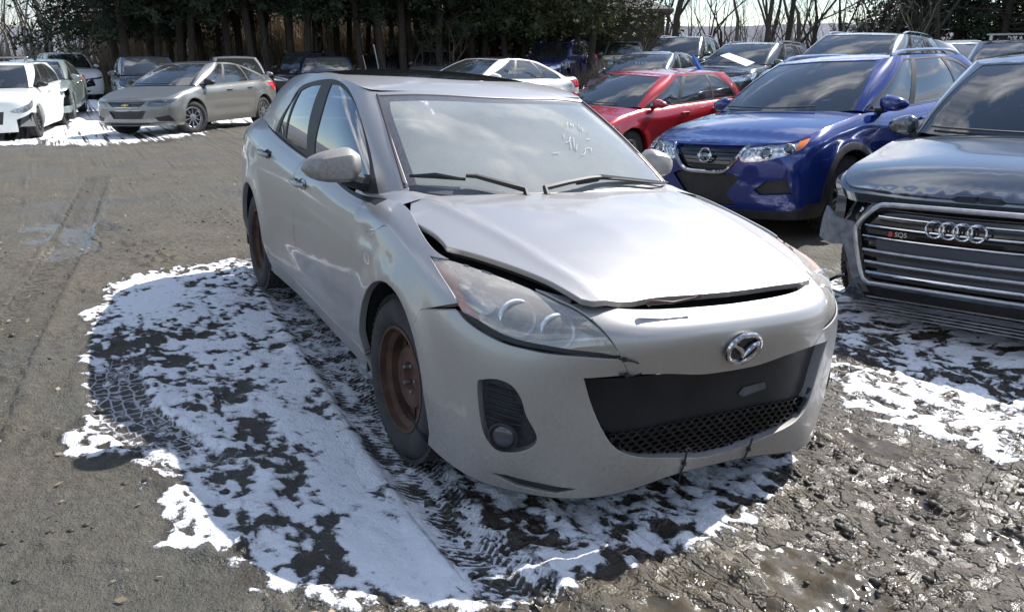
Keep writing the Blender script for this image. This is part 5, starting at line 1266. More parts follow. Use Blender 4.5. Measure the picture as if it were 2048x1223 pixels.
# ---------------------------------------------------------------- trees, brush, shed, far hills
def bark(name, c): return plain(name, c, .9, var=.35, scale=9, bmp=.01)
def bare_tree_mesh(seed, h=9.0, spread=.55, depth=5, lean=0):
    r = random.Random(seed); mb = MB()
    def grow(p, d, L, rad, k):
        n = 3 if k > 2 else 2; pts = [p]; q = p.copy(); dd = d.copy()
        for i in range(n):
            dd = (dd + Vector((r.uniform(-1, 1), r.uniform(-1, 1), r.uniform(-.3, .7))) * .10).normalized(); q = q + dd * L / n; pts.append(q.copy())
        rr = [rad * (1 - .42 * i / n) for i in range(n + 1)]; mb.tube(pts, rr, 6 if k > 3 else 4 if k > 1 else 3, cap=False)
        if k == 0: return
        for j in range(r.choice((2, 3, 3)) if k > 1 else 4):
            f = r.uniform(.45, 1.0) if j else 1.0; bp = pts[min(n, max(1, round(f * n)))]; a = r.uniform(0, 6.28)
            side = dd.orthogonal().normalized(); side = Matrix.Rotation(a, 3, dd) @ side
            nd_ = (dd * 1.0 + side * r.uniform(spread * .7, spread * 1.5) + Vector((0, 0, .18))).normalized(); grow(bp, nd_, L * r.uniform(.58, .82), rr[-1] * r.uniform(.55, .85), k - 1)
    grow(Vector((0, 0, -.2)), Vector((lean, 0, 1)).normalized(), h * .30, h * .0115, depth); return mb.mesh('trunk')
def conifer_meshes(seed, h=13, low=1.9, rad=3.0, n=2600):
    r = np.random.default_rng(seed); rr = random.Random(seed); tb = MB()
    tb.tube([(0, 0, -.3), (.05, 0, h * .35), (0, .05, h * .7), (0, 0, h)], [.14, .12, .09, .02], 8)
    V = []; F = []; Lf = []
    # boughs
    nb = 120
    for i in range(nb):
        z = low + (h - low) * (i / nb) ** 1.25 - rr.random() * .3; R = rad * (1 - (z - low) / (h - low + .5)) ** .8 * rr.uniform(.75, 1.1); a = rr.uniform(0, 6.28)
        tip = (R * math.cos(a), R * math.sin(a), z - .25 * R + .25); mid = (R * .5 * math.cos(a), R * .5 * math.sin(a), z + .05)
        if i < 60: tb.tube([(0, 0, z), mid, tip], [.035, .022, .008], 4, cap=False)
        k = int(n / nb * (1.7 if i < 45 else .7)); t = r.uniform(.22, 1.05, k) ** .8
        c = np.stack([t * tip[0], t * tip[1], z + .15 * np.sin(t * 3) + (tip[2] - z) * t ** 1.6], 1); c += r.normal(0, .16, (k, 3)) * [1, 1, .8]
        u = r.normal(0, 1, (k, 3)); u /= np.linalg.norm(u, axis=1)[:, None]; v = np.cross(u, r.normal(0, 1, (k, 3))); v /= np.linalg.norm(v, axis=1)[:, None]; L = r.uniform(.09, .20, k)[:, None]; wd = r.uniform(.03, .07, k)[:, None]
        for q in range(3):
            u2 = u * math.cos(q * 1.1) + v * math.sin(q * 1.1); b = sum(len(x) for x in V); n_ = np.cross(u2, v); cc = c + r.normal(0, .05, c.shape)
            V.append(np.concatenate([cc - v * wd, cc + v * wd, cc + u2 * L])); F.append(np.stack([np.arange(k), np.arange(k) + k, np.arange(k) + 2 * k], 1) + b)
    return tb.mesh('trunk'), tri_mesh('crown', np.concatenate(V), np.concatenate(F))
def place_tree(name, label, cat, group, tm, cm, bm_, fm, loc, rz, s):
    t = thing(name, label, cat, Matrix.Translation(loc) @ Matrix.Rotation(math.radians(4 * math.sin(rz * 3)), 4, 'X') @ Matrix.Rotation(rz, 4, 'Z') @ Matrix.Diagonal((s, s, s, 1)), group)
    link('trunk', with_mat(tm, bm_), None, t)
    if cm is not None: link('crown', with_mat(cm, fm), None, t)
    return t
CAMP = (2.70, -1.85)
def polar(bearing, dist):
    a = math.radians(bearing); x, y = CAMP[0] + dist * math.cos(a), CAMP[1] + dist * math.sin(a); return x, y, float(ground_z(np.array([x]), np.array([y]))[0]) - .05
def blades(name, n, area, h, col_mat, seed, w=.02, lean=.16, zoff=0):
    r = np.random.default_rng(seed); b = r.uniform(area[0], area[1], n); d = r.uniform(area[2], area[3], n); a = np.radians(b); x = CAMP[0] + d * np.cos(a); y = CAMP[1] + d * np.sin(a); z = ground_z(x, y) - .1 + zoff
    H = r.uniform(h * .35, h, n) * (1 + .3 * np.sin(b * 3)); u = r.normal(0, 1, (n, 2)); L = r.normal(0, lean, (n, 2)) * H[:, None]; th = r.uniform(0, 6.28, n); W = np.stack([np.cos(th), np.sin(th), 0 * th], 1) * w
    P = np.stack([x, y, z], 1); T = P + np.concatenate([L, H[:, None]], 1); Mi = P + np.concatenate([L * .3, H[:, None] * .55], 1)
    V = np.concatenate([P - W, P + W, Mi + W * .6, Mi - W * .6, T]); i = np.arange(n); F = np.concatenate([np.stack([i, i + n, i + 2 * n], 1), np.stack([i, i + 2 * n, i + 3 * n], 1), np.stack([i + 3 * n, i + 2 * n, i + 4 * n], 1)])
    return link(name, tri_mesh(name, V, F, None, col_mat))
def build_trees():
    B1 = bark('bark_dark', (.055, .042, .034)); B2 = bark('bark_grey', (.16, .13, .11)); B3 = bark('bark_pale', (.26, .23, .20)); N1 = plain('needles', (.028, .042, .020), .7, var=.6, scale=1.2); N2 = plain('needles_olive', (.060, .068, .026), .7, var=.6, scale=1.5)
    for m in (N1, N2): m.node_tree.nodes['Principled BSDF'].inputs['Specular IOR Level'].default_value = .25
    con = [conifer_meshes(s, 12 + s % 3, lo, ra) for s, lo, ra in ((3, 3.6, 2.8), (4, 3.9, 3.0), (5, 3.5, 2.6), (6, 2.4, 3.1))]
    r = random.Random(5); spots = []
    # dense row from the left clump to the shed
    b0, b1 = 176.6, 145.0; k = 0
    for row, dist, n in ((0, 33.5, 22), (1, 37.0, 20), (2, 41.5, 18)):
        for i in range(n):
            b = b0 + (b1 - b0) * (i + r.uniform(.1, .9)) / n; spots.append((b, dist + r.uniform(-1, 1), row))
    for j, (b, d, row) in enumerate(spots):
        tm, cm = con[3] if b > 174.2 or b < 155.5 else con[(j * 2 + row) % 3]
        place_tree('conifer', 'dark conifer in the dense row of bare-stemmed evergreens behind the parked cars', 'tree', 'conifers in the dense row behind the yard', tm, cm, B1, N2 if b < 151.5 else N1, polar(b, d), r.uniform(0, 6), r.uniform(.85, 1.15))
    for b, d, s in ((142.8, 44, .8), (129.5, 43, 1.0), (126, 39, 1.0), (123.5, 40, 1.1), (121, 37, 1.05), (118.5, 39, 1.1), (116, 37, 1.0), (113.5, 39, 1.1), (111, 36, 1.1), (130.8, 47, 1), (128, 46, 1.05), (127.2, 41, 1), (124.8, 44, 1.1), (122.4, 43, 1.1), (119.8, 42, 1), (117.2, 43, 1), (115, 44, 1)):
        if b > 126.5: continue
        tm, cm = con[3]; place_tree('conifer', 'green conifer among bare trees at the right end of the yard', 'tree', 'conifers at the right end', tm, cm, B1, N1, polar(b, d), r.uniform(0, 6), s)
    bare = [bare_tree_mesh(s, 9 + s % 3, sp) for s, sp in ((1, .5), (2, .6), (3, .42), (4, .55))]
    for i in range(17):
        b = 177.6 + i * .42 + r.uniform(-.3, .3); d = r.uniform(38, 62); place_tree('bare_tree', 'leafless grey tree at the far left edge of the yard', 'tree', 'bare trees at the far left', bare[i % 4], None, (B3, B2)[i % 2], None, polar(b, d), r.uniform(0, 6), r.uniform(.8, 1.25))
    low = [bare_tree_mesh(s, 5.5, .62, 4) for s in (21, 22, 23)]
    for i in range(64):
        b = r.uniform(124, 143.6); place_tree('sapling', 'thin leafless sapling among the bare trees behind the right-hand cars', 'sapling', 'leafless saplings behind the right-hand cars', low[i % 3], None, (B1, B2)[i % 2], None, polar(b, r.uniform(32, 48)), r.uniform(0, 6), r.uniform(.8, 1.3))
    for i in range(30):
        b = r.uniform(145.5, 176); place_tree('sapling', 'thin dead sapling between the conifer trunks', 'sapling', 'dead saplings between the conifers', low[i % 3], None, (B1, B2)[i % 2], None, polar(b, r.uniform(31.5, 43)), r.uniform(0, 6), r.uniform(.6, 1.0))
    tb = bark('bark_tan', (.30, .22, .13)); sh = bare_tree_mesh(31, 3.2, .8, 4); sh2 = bare_tree_mesh(32, 2.8, .9, 4)
    for i in range(26):
        b = r.uniform(173.0, 178.8); place_tree('dry_shrub', 'tan leafless shrub in the hedge behind the white SUV', 'shrub', 'tan shrubs behind the white SUV', (sh, sh2)[i % 2], None, tb, None, polar(b, r.uniform(34.6, 37.5)), r.uniform(0, 6), r.uniform(.7, 1.15))
    for i in range(16):
        b = r.uniform(177.5, 184.5); place_tree('sapling', 'thin leafless sapling at the far left edge', 'sapling', 'leafless saplings at the far left', low[i % 3], None, (B3, B2)[i % 2], None, polar(b, r.uniform(34, 52)), r.uniform(0, 6), r.uniform(.9, 1.5))
    for i in range(26):
        b = 143.2 - i * 1.22 + r.uniform(-.4, .4); d = r.uniform(33, 46); place_tree('bare_tree', 'leafless brown tree behind the right-hand cars', 'tree', 'bare trees behind the right-hand cars', bare[(i + 1) % 4], None, (B1, B2)[i % 3 == 0], None, polar(b, d), r.uniform(0, 6), r.uniform(.8, 1.2))
    big = bare_tree_mesh(9, 12, .45); place_tree('bare_tree', 'thick dark bare trunk right of the shed, behind the charcoal cars', 'tree', 'bare trees behind the right-hand cars', big, None, B1, None, polar(140.3, 31), 1.0, 1.15)
    place_tree('bare_tree', 'tall straight bare trunk behind the grey crossover', 'tree', 'bare trees behind the right-hand cars', big, None, B1, None, polar(134.4, 30), 3.0, .95)
    for i, (x, y, s) in enumerate(((11, 9, 1.3), (16, 2, 1.4), (13, -5, 1.2), (9, -13, 1.3), (-2, -15, 1.3), (-10, -16, 1.4), (18, 12, 1.5))):      # behind the photographer: seen mirrored in the paint
        place_tree('bare_tree', 'leafless tree on the near side of the yard, mirrored in the car bodies', 'tree', 'bare trees on the near side', bare[i % 4], None, B2, None, (x, y, -.1), i, s * 1.1)
    tan = plain('dry_brush', (.33, .27, .20), .9, var=.85, scale=.5); tan2 = plain('dry_grass', (.42, .34, .18), .9, var=.4, scale=.8); grey = plain('grey_twigs', (.20, .165, .14), .9, var=.4, scale=.8); dk = plain('dark_twigs', (.10, .065, .055), .9, var=.4, scale=.8)
    for nm, n, area, h, m, sd, w_ in (('dry_brush', 34000, (150, 177, 44, 52), 5.0, tan, 1, .022), ('grey_brush', 20000, (176, 188, 40, 62), 1.9, grey, 2, .02), ('dark_brush', 22000, (112, 143.5, 40, 56), 2.3, dk, 4, .018), ('shade_brush', 14000, (143.5, 171, 31.5, 33), 1.2, grey, 5, .015)):
        o = blades(nm, n, area, h, m, sd, w_, .30 if nm == 'dry_brush' else .16); struct(o, 'stuff', {'dry_brush': 'orange-brown dry brush seen between the conifer trunks', 'grey_brush': 'grey leafless brush at the far left', 'dark_brush': 'dark leafless thicket behind the right-hand cars', 'shade_brush': 'low brush at the foot of the conifers'}[nm])
    # far hills
    def hill(name, b0_, b1_, d, h0, col, seed, lab):
        n = 90; V = []; F = []
        for i in range(n):
            b = b0_ + (b1_ - b0_) * i / (n - 1); hh = h0 * (.6 + .8 * float(fbm(np.array([i * .12]), np.array([seed * 7.]), 1, 3, seed)[0])); a = math.radians(b)
            for dd, z in ((d * .8, -3), (d * .93, hh * .55), (d, hh), (d * 1.15, hh * .7), (d * 1.3, -3)): V.append((CAMP[0] + dd * math.cos(a), CAMP[1] + dd * math.sin(a), z))
        for i in range(n - 1):
            for j in range(4): F.append((i * 5 + j, i * 5 + j + 1, (i + 1) * 5 + j + 1, (i + 1) * 5 + j))
        o = MB().add(V, F, None, True).build(name, plain(name + '_mat', col, .95, var=.35, scale=.02)); struct(o, 'structure', lab)
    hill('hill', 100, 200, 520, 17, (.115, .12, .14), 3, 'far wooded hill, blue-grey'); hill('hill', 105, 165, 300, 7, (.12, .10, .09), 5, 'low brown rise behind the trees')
    # shed
    x, y, z = polar(144.1, 38.0); s = thing('shed', 'weathered grey wooden shed with low gable roof right of the conifers', 'shed', Matrix.Translation((x, y, z)) @ Matrix.Rotation(math.radians(143 + 90), 4, 'Z'))
    wood = plain('weathered_wood', (.13, .115, .10), .9, var=.35, scale=6); wood2 = plain('weathered_wood_b', (.10, .085, .078), .9, var=.35, scale=6); roofm = plain('shed_roof', (.21, .20, .19), .9, var=.2)
    pl = MB().box((0, 0, 0), (4.2, .03, .165), None, .004).mesh('plank', wood); pl2 = with_mat(pl.copy(), wood2)
    for i in range(17): link('plank', (pl, pl2)[i % 3 == 1], None, s, Matrix.Translation((0, -1.52 + (i % 2) * .004, .1 + i * .178)))
    MB().box((0, 0, 1.5), (4.1, 2.98, 3.0)).build('wall', wood2, s)
    MB().add([(-2.4, -1.8, 2.95), (2.4, -1.8, 2.95), (2.4, 1.8, 2.95), (-2.4, 1.8, 2.95), (-.6, 0, 3.75), (.6, 0, 3.75), (-2.4, -1.8, 3.05), (2.4, -1.8, 3.05), (2.4, 1.8, 3.05), (-2.4, 1.8, 3.05)], [(0, 1, 2, 3), (6, 7, 5, 4), (7, 8, 5), (8, 9, 4, 5), (9, 6, 4), (0, 1, 7, 6), (1, 2, 8, 7), (2, 3, 9, 8), (3, 0, 6, 9)]).build('roof', roofm, s)
    MB().box((.9, -1.56, 1.0), (.95, .04, 2.0), None, .01).build('door', plain('shed_door', (.09, .03, .025), .8), s)

# ---------------------------------------------------------------- the parked cars
def car_M(v):
    x, y, z, yaw, rx, ry = v; rx, ry = math.radians(rx), math.radians(ry)
    m = Matrix.Rotation(math.radians(yaw), 3, 'Z') @ Matrix(((1, 0, ry), (0, 1, -rx), (-ry, rx, 1))); return Matrix.Translation((x, y, z)) @ m.to_4x4()
PLACES = {
 'white_hatch': ('small_white', -17.962, -3.044, -0.203, -12.4, 1.28, 0.88),
 'small_sedan': ('small_sedan', -20.772, -2.303, 0.006, -7.5, 0.02, 0.56),
 'white_suv': ('white_suv', -30.85, -1.208, 0.051, 6.9, -0.1, -0.13),
 'dark_hatch': ('dark_hatch', -21.336, 0.434, 0.017, -1.0, -0.15, -0.02),
 'grey_hatch': ('hatch_grey', -15.584, -0.062, -0.016, -42.2, 1.11, -0.57),
 'silver_wagon': ('silver_wagon', -22.421, 2.957, 0.01, -6.0, 0.09, -0.14),
 'black_suv': ('tall_suv', -24.501, 5.372, -0.016, -18.0, 0.17, -0.17),
 'dark_blue_hatch': ('low_hatch', -19.87, 4.817, 0.115, -14.9, 0.47, -0.19),
 'black_truck': ('tall_suv', -27.916, 9.202, -0.069, -19.6, -0.01, -0.13),
 'silver_truck': ('tall_suv', -27.607, 11.325, 0.087, -29.3, 0.03, -0.39),
 'red_truck': ('tall_suv', -31.964, 16.827, 0.207, -32.3, -0.3, -0.21),
 'white_sedan': ('white_sedan', -13.483, 5.411, 0.116, -69.5, -0.4, -1.7),
 'navy_suv': ('tall_suv', -24.316, 14.464, 0.329, -53.4, 0.47, 2.68),
 'pale_suv': ('tall_suv', -25.089, 18.688, 0.451, -36.1, 0.06, 0.2),
 'charcoal_suv': ('tall_suv', -16.6, 14.05, 0.4, -55.0, 0.0, 0.0),
 'dark_sedan': ('dark_sedan', -12.748, 9.737, 0.152, -58.8, -0.12, 1.87),
 'red_hatch': ('red_hatch', -8.143, 5.525, -0.22, -76.1, -1.97, 1.42),
 'grey_crossover': ('crossover', -11.395, 11.405, 0.259, -69.8, -0.06, -0.34),
 'blue_suv': ('blue_suv', -3.005, 4.116, -0.099, -80.6, 2.84, 1.25),
 'grey_suv': ('grey_suv', -6.809, 9.328, 0.233, -71.5, -1.01, -1.34),
 'pale_wagon': ('crossover', -7.987, 16.232, 0.266, -9.8, -0.09, 0.08),
 'dark_suv': ('grey_suv', -5.077, 11.706, 0.082, -59.6, -0.02, 0.01),
 'steel_suv': ('steel_suv', -0.138, 3.367, -0.169, -73.9, 2.14, 3.03),
}
def add_gpts():
    for nm, (spec, *v) in PLACES.items():
        M = car_M(v); WB = SPEC[spec].get('WB', 2.7)
        for c in ((0, .7, 0), (0, -.7, 0), (-WB, .7, 0), (-WB, -.7, 0)): q = M @ Vector(c); GPTS.append((q.x, q.y, q.z, 1.5))
    GPTS.extend([(-6, -5, .0, 3), (3, -4, -.02, 3), (4, 2, -.1, 3), (-9, -8, 0, 4), (-40, -5, .3, 8), (-38, 15, .3, 8), (-20, 30, .3, 8)])
def sym(half_, centre_first=True):
    """outline across the centre line from its right-hand half"""
    return half_ + [tuple([-q[0]]) + tuple(q[1:]) for q in half_[::-1]]
def surf_tube(ctx, pts, r, off, name, mat, root, surf='wrap', closed=False, n=6):
    q = curve(pts, closed=closed, n=5); q = q + [q[0]] if closed else q; P, N = ctx[surf].PN(np.array([a[0] for a in q]), np.array([a[1] for a in q])); return MB().tube([tuple(a + b * off) for a, b in zip(P, N)], r, n).build(name, mat, root)
def frame_at(ctx, s, t, off=0.0, surf='wrap'):
    P, N = ctx[surf].PN([s], [t]); n = Vector(N[0]); return Matrix.Translation(Vector(P[0]) + n * off) @ n.to_track_quat('Y', 'Z').to_matrix().to_4x4()
def text_part(txt, size, M, mat, root, name='lettering', flat=.002):
    cu = bpy.data.curves.new(name, 'FONT'); cu.body = txt; cu.size = size; cu.extrude = flat; cu.align_x = 'CENTER'; cu.align_y = 'CENTER'
    o = bpy.data.objects.new(name, cu); C.objects.link(o); dg = bpy.context.evaluated_depsgraph_get(); me = bpy.data.meshes.new_from_object(o.evaluated_get(dg)); bpy.data.objects.remove(o)
    me.materials.clear(); me.materials.append(mat); return link(name, me, None, root, M @ Matrix(((-1, 0, 0, 0), (0, 0, 1, 0), (0, 1, 0, 0), (0, 0, 0, 1))))
def build_cars():
    K = {}
    def car(key, name, label, cat, col, metal=.4, rough=.25, dirt=.3, group=None, coat=1.0, **kw):
        spec, *v = PLACES[key]; pm = paint(key + '_paint', col, metal, rough, dirt, coat); root, ctx = build_car(name, label, cat, spec, car_M(v), pm, group, **kw); K[key] = (root, ctx, pm); return root, ctx, pm
    GB, BK, LM, CH = G['gloss_black'], G['black'], G['lamp'], G['chrome']
    # --- blue crossover right of the silver car
    hl = [(-.335, .67, 1), (-.40, .765), (-.55, .805), (-.775, .818), (-1.046, .80, 1), (-.85, .691), (-.719, .649), (-.584, .617), (-.40, .605)]
    am = [(-.911, .812, 1), (-1.046, .80, 1), (-.92, .712), (-.83, .689, 1)]
    feats = [('lower_grille', sym([(.30, .48, 1), (.38, .44), (.24, .26), (.34, .13, 1)]), BK, -.03, 0, 0, False), ('front_grille', curve(sym([(.40, .80, 1), (.29, .58), (.17, .505, 1)])), GB, -.035, 0, 0, False),
             ('headlight', curve(hl), LM, -.012, .02, .002, True), ('turn_signal', curve(am), G['amber'], -.006, .02, .002, True),
             ('fog_recess', [(-.509, .316), (-.621, .411), (-.792, .428), (-.837, .278), (-.568, .264)], BK, -.03, 0, 0, True), ('lower_lip', sym([(.95, .0), (.97, .10), (.4, .09)]) , BK, .004, .02, 0, False)]
    r, c, pm = car('blue_suv', 'blue_crossover', 'glossy blue crossover with chrome V grille and silver roof rails', 'car', (.008, .026, .17), .3, .14, .06, near=True, step=.05, feats=feats, rails=CH, cladding=True, rim='twin', trim='suv')
    surf_tube(c, [(.43, .80), (.31, .60), (.24, .52), (.17, .492), (0, .488), (-.17, .492), (-.24, .52), (-.31, .60), (-.43, .80)], [.018] * 41, .002, 'grille_chrome', CH, r)
    M = frame_at(c, .0, .665, -.005); b = MB(); b.tube([(.062 * math.cos(a), .01, .062 * math.sin(a)) for a in np.linspace(0, 2 * math.pi, 30)], .009, 6, M, cap=False); b.box((0, .012, 0), (.16, .012, .028), M, .004); b.build('badge', CH, r)
    text_part('NISSAN', .026, M @ Matrix.Translation((0, .019, 0)), GB, r, 'badge_lettering')
    for sd in (-1, 1):
        for (s, t, q) in ((.60, .70, .045), (.80, .735, .045)):
            MB().lathe([(q + .010, .0), (q, .008), (q * .6, -.012), (0, -.02)], 20, frame_at(c, sd * s, t, -.004)).build('lamp_bowl', CH, r); MB().lathe([(q * .55, -.004), (q * .4, .010), (0, .016)], 16, frame_at(c, sd * s, t, 0)).build('projector_lens', G['proj'], r)
        for k in range(3): s0 = .40 + .06 * k; surf_tube(c, [(sd * s0, .64 + .012 * k), (sd * (s0 + .05), .70 + .01 * k), (sd * (s0 + .03), .76)], .004, -.004, 'lamp_trim', CH, r)
    gm = MB()
    for k in range(5): t = .52 + .05 * k; w_ = .16 + (t - .505) * .75; P, N = c['wrap'].PN(np.linspace(-w_, w_, 9), np.full(9, t)); gm.tube([tuple(a - n * .028) for a, n in zip(P, N)], .005, 4)
    struct(gm.build('grille_mesh', BK, r), 'stuff')
    # --- steel-blue SUV at the right edge, bumper corner torn off
    fr = [(0, .735), (.44, .733, 1), (.515, .712), (.618, .575), (.620, .483), (.569, .222), (.523, .165, 1), (0, .155)]
    frame = curve(sym(fr[1:-1])); openr = [(.60, .30), (.60, .20), (.72, .02), (1.32, .02), (1.30, .60), (1.18, .755), (.90, .772), (.60, .765), (.56, .73), (.63, .60)]
    feats = [('open', openr, BK, 0, 0, 0, False), ('open', sym([(1.20, .80), (1.18, .752), (.60, .735), (.45, .728)]), BK, 0, 0, 0, False), ('front_grille', frame, GB, -.05, 0, 0, False), ('lower_intake', sym([(.60, .14), (.56, .02)]), BK, -.06, 0, 0, False),
             ('headlight', [(-.66, .60), (-.74, .70), (-1.2, .74), (-1.1, .66), (-.75, .56)], LM, 0, .02, .003, False)]
    r, c, pm = car('steel_suv', 'steel_grey_suv', 'steel-blue SUV with wide slatted grille, four chrome rings and torn front corner', 'car', (.085, .10, .12), .55, .15, .08, near=True, step=.05, feats=feats, rim='ten', trim='suv', steer=0, hood_lift=.012)
    surf_tube(c, [q[:2] + tuple(q[2:]) for q in sym(fr[1:-1])], [.016] * 400, .004, 'grille_frame', G['alloy'], r, closed=True) if 0 else None
    P, N = c['wrap'].PN(np.array([a for a, b in frame]), np.array([b for a, b in frame])); MB().tube([tuple(a + n * .002) for a, n in zip(P, N)] + [tuple(P[0] + N[0] * .002)], .016, 8).build('grille_frame', G['alloy'], r)
    for (t, s, rad, m) in ((.652, .50, .006, CH), (.580, .575, .007, CH), (.501, .585, .006, CH), (.400, .575, .011, G['alloy']), (.315, .56, .011, G['alloy']), (.240, .55, .010, CH)):
        P, N = c['wrap'].PN(np.linspace(-s, s, 21), np.full(21, t)); MB().tube([tuple(a - n * .012) for a, n in zip(P, N)], rad, 6).build('grille_slat', m, r)
        P, N = c['wrap'].PN(np.linspace(-s, s, 21), np.full(21, t - .03)); MB().tube([tuple(a - n * .03) for a, n in zip(P, N)], rad * 1.5, 5).build('grille_slat', BK, r)
    nodes, T = panels(c['wrap'], sym([(.50, .485), (.48, .20)]), [], .06); make_panel('radar_panel', c['wrap'], nodes, T['body'], plain('radar_panel', (.045, .055, .075), .45), r, off=-.022, depth=.01)
    for s in (.165, .092, .019, -.054): M = frame_at(c, s - .0, .610, .012); MB().tube([(.047 * math.cos(a), 0, .047 * math.sin(a)) for a in np.linspace(0, 2 * math.pi, 32)], .0065, 8, M, cap=False).build('ring', CH, r)
    M = frame_at(c, .36, .545, .004); text_part('SQ5', .040, M @ Matrix.Translation((-.015, .004, 0)), CH, r, 'badge_lettering'); MB().box((.045, .004, 0), (.022, .008, .03), M).build('badge_flash', G['redlens'], r)
    w_ = c['w']; bm = MB(); bm.box((.60, 0, .52), (.06, 1.25, .10)); bm.box((.50, 0, .72), (.10, 1.1, .04)); bm.build('crash_beam', BK, r)
    for k in range(6): MB().box((.80 - k * .006, 0, .27 - .022 * k), (.012, 1.25, .010), None).build('cooler_fin', G['alloy'], r)
    ds = MB()
    ds.tube([(.42, -.70, .74), (.52, -.74, .70), (.60, -.68, .66), (.62, -.60, .60)], .028, 8); ds.tube([(.30, -.72, .62), (.48, -.70, .52), (.60, -.66, .45)], .016, 6); ds.tube([(.36, -.80, .60), (.38, -.78, .30)], .012, 6); ds.tube([(.50, -.78, .38), (.45, -.66, .28), (.44, -.60, .22)], .022, 6)
    ds.box((.38, -.68, .45), (.10, .16, .28), Matrix.Rotation(.2, 4, 'X')); ds.build('exposed_bracket', G['steelrim'], r)
    bp = MB(); ring_ = [(.46 + .035 * math.cos(a), -.74 + .02 * math.sin(a), .73 + .05 * math.sin(a)) for a in np.linspace(0, 6.28, 14)]; bp.tube(ring_, .012, 5); bp.tube([(.46, -.70, .70), (.56, -.64, .76)], .010, 5); bp.build('broken_lamp_mount', CH, r)
    nodes, T = panels(c['wrap'], [(.88, .645), (.78, .60), (.64, .585), (.628, .47), (.575, .21), (.63, .17), (.66, .30), (.70, .42), (.80, .40), (.93, .41), (.91, .52)], [], .05); make_panel('torn_bumper_corner', c['wrap'], nodes, T['body'], plain('scuffed_grey', (.12, .14, .17), .5, var=.4), r, off=.01, depth=.02)
    # --- grey hatchback with dark bonnet, left
    feats = [('upper_grille', curve(sym([(.44, .61, 1), (.36, .535), (.24, .478)])), GB, -.02, 0, 0, False), ('lower_grille', curve(sym([(.42, .392, 1), (.32, .19, 1)])), BK, -.025, 0, 0, False), ('headlight', curve([(-.445, .507, 1), (-.512, .60), (-.74, .635), (-1.065, .611, 1), (-.924, .533), (-.695, .487), (-.524, .48)]), plain('dark_lamp', (.10, .11, .13), .12, .5, coat=1), .002, .02, .002, True),
             ('lower_slot', sym([(.95, .085), (.45, .062), (.45, .02)]), BK, -.015, 0, 0, False), ('fog_recess', [(-.574, .215), (-.841, .266), (-.954, .11), (-.64, .127)], BK, -.02, 0, 0, True)]
    r, c, pm = car('grey_hatch', 'grey_hatchback', 'gold-grey hatchback with matt grey bonnet, front wheel turned, left in the yard', 'car', (.21, .208, .195), .45, .28, .35, near=True, step=.055, feats=feats, rim='ten', steer=math.radians(-24), hoodM=paint('bonnet_wrap', (.085, .095, .105), .2, .5, .2, .2), roofmat=paint('roof_wrap', (.05, .055, .065), .2, .35, .2, .4), rimmat=G['alloy'], mirmat=BK)
    for tt, ww in ((.475, .26), (.39, .42)): P, N = c['wrap'].PN(np.linspace(-ww, ww, 15), np.full(15, tt)); MB().tube([tuple(a + n * .003) for a, n in zip(P, N)], .007, 6).build('grille_trim', CH, r)
    M = frame_at(c, .0, .53, .004); MB().prism([(-.075, -.012), (-.03, -.012), (-.024, -.024), (.035, -.024), (.03, -.012), (.085, -.012), (.075, .012), (.03, .012), (.024, .024), (-.035, .024), (-.03, .012), (-.085, .012)], 0, .012, 'y', M).build('badge', plain('gold', (.55, .38, .12), .25, .9), r)
    # --- the others
    r, c, pm = car('red_hatch', 'red_hatchback', 'bright red hatchback between the silver car and the blue crossover', 'car', (.40, .012, .022), .3, .2, .2, near=True, step=.06)
    r, c, pm = car('white_hatch', 'white_hatchback', 'white crossover with roof bars and crushed front corner at the left edge', 'car', (.72, .74, .70), .0, .3, .2, step=.06, roof_bars=True, mirmat=BK, rim='ten', rimmat=BK, near=True,
                   feats=[('open', [(-.62, -.01), (-1.25, -.01), (-1.25, .36), (-.95, .42), (-.62, .30)], BK, 0, 0, 0, False), ('headlight', curve([(-.52, .50), (-.80, .60), (-1.18, .66, 1), (-1.05, .52), (-.70, .44)]), LM, .003, .02, .003, True), ('grille', sym([(.42, .50), (.36, .20)]), BK, -.02, 0, 0, False)])
    cr_ = MB(); cr_.add([(.55, .30, .20), (.62, .62, .30), (.40, .86, .28), (.30, .80, .55), (.52, .66, .50), (.60, .40, .48)], [(0, 1, 4, 5), (1, 2, 3, 4)]); cr_.build('torn_bumper', plain('grey_plastic', (.07, .075, .08), .6), r)
    car('small_sedan', 'silver_green_sedan', 'pale green-grey sedan with missing headlight behind the white crossover', 'car', (.27, .32, .31), .4, .3, .3, step=.08, feats=[('open', [(-.60, .20), (-.60, .60), (-1.2, .66), (-1.2, .20)], BK, 0, 0, 0, False)])
    r, c, pm = car('white_suv', 'white_suv', 'white SUV facing forward with dark snow-dusted windshield and black crossed grille', 'car', (.74, .75, .72), .0, .3, .2, step=.08, feats=[('headlight', [(.40, .62), (.9, .66), (.86, .60), (.5, .56)], GB, .002, .02, .002, True), ('grille', sym([(.5, .60), (.58, .34), (.3, .28)]), GB, -.02, 0, 0, False), ('lower_slot', sym([(.4, .16), (.35, .08)]), BK, -.02, 0, 0, False)])
    for sd in (-1, 1): surf_tube(c, [(sd * .55, .62), (sd * .30, .48), (sd * .52, .33)], .02, .004, 'grille_chrome', CH, r)
    car('dark_hatch', 'dark_blue_hatchback', 'dark slate hatchback facing forward, between the white SUV and the grey hatchback', 'car', (.030, .045, .075), .4, .22, .2, step=.09)
    car('silver_wagon', 'silver_car', 'silver car whose roof shows behind the gold-grey hatchback', 'car', (.42, .43, .46), .5, .3, .2, step=.1)
    car('black_suv', 'black_suv', 'black SUV with roof rails in the shade of the conifers', 'car', (.008, .009, .012), .2, .15, .15, step=.1, rails=G['alloy'])
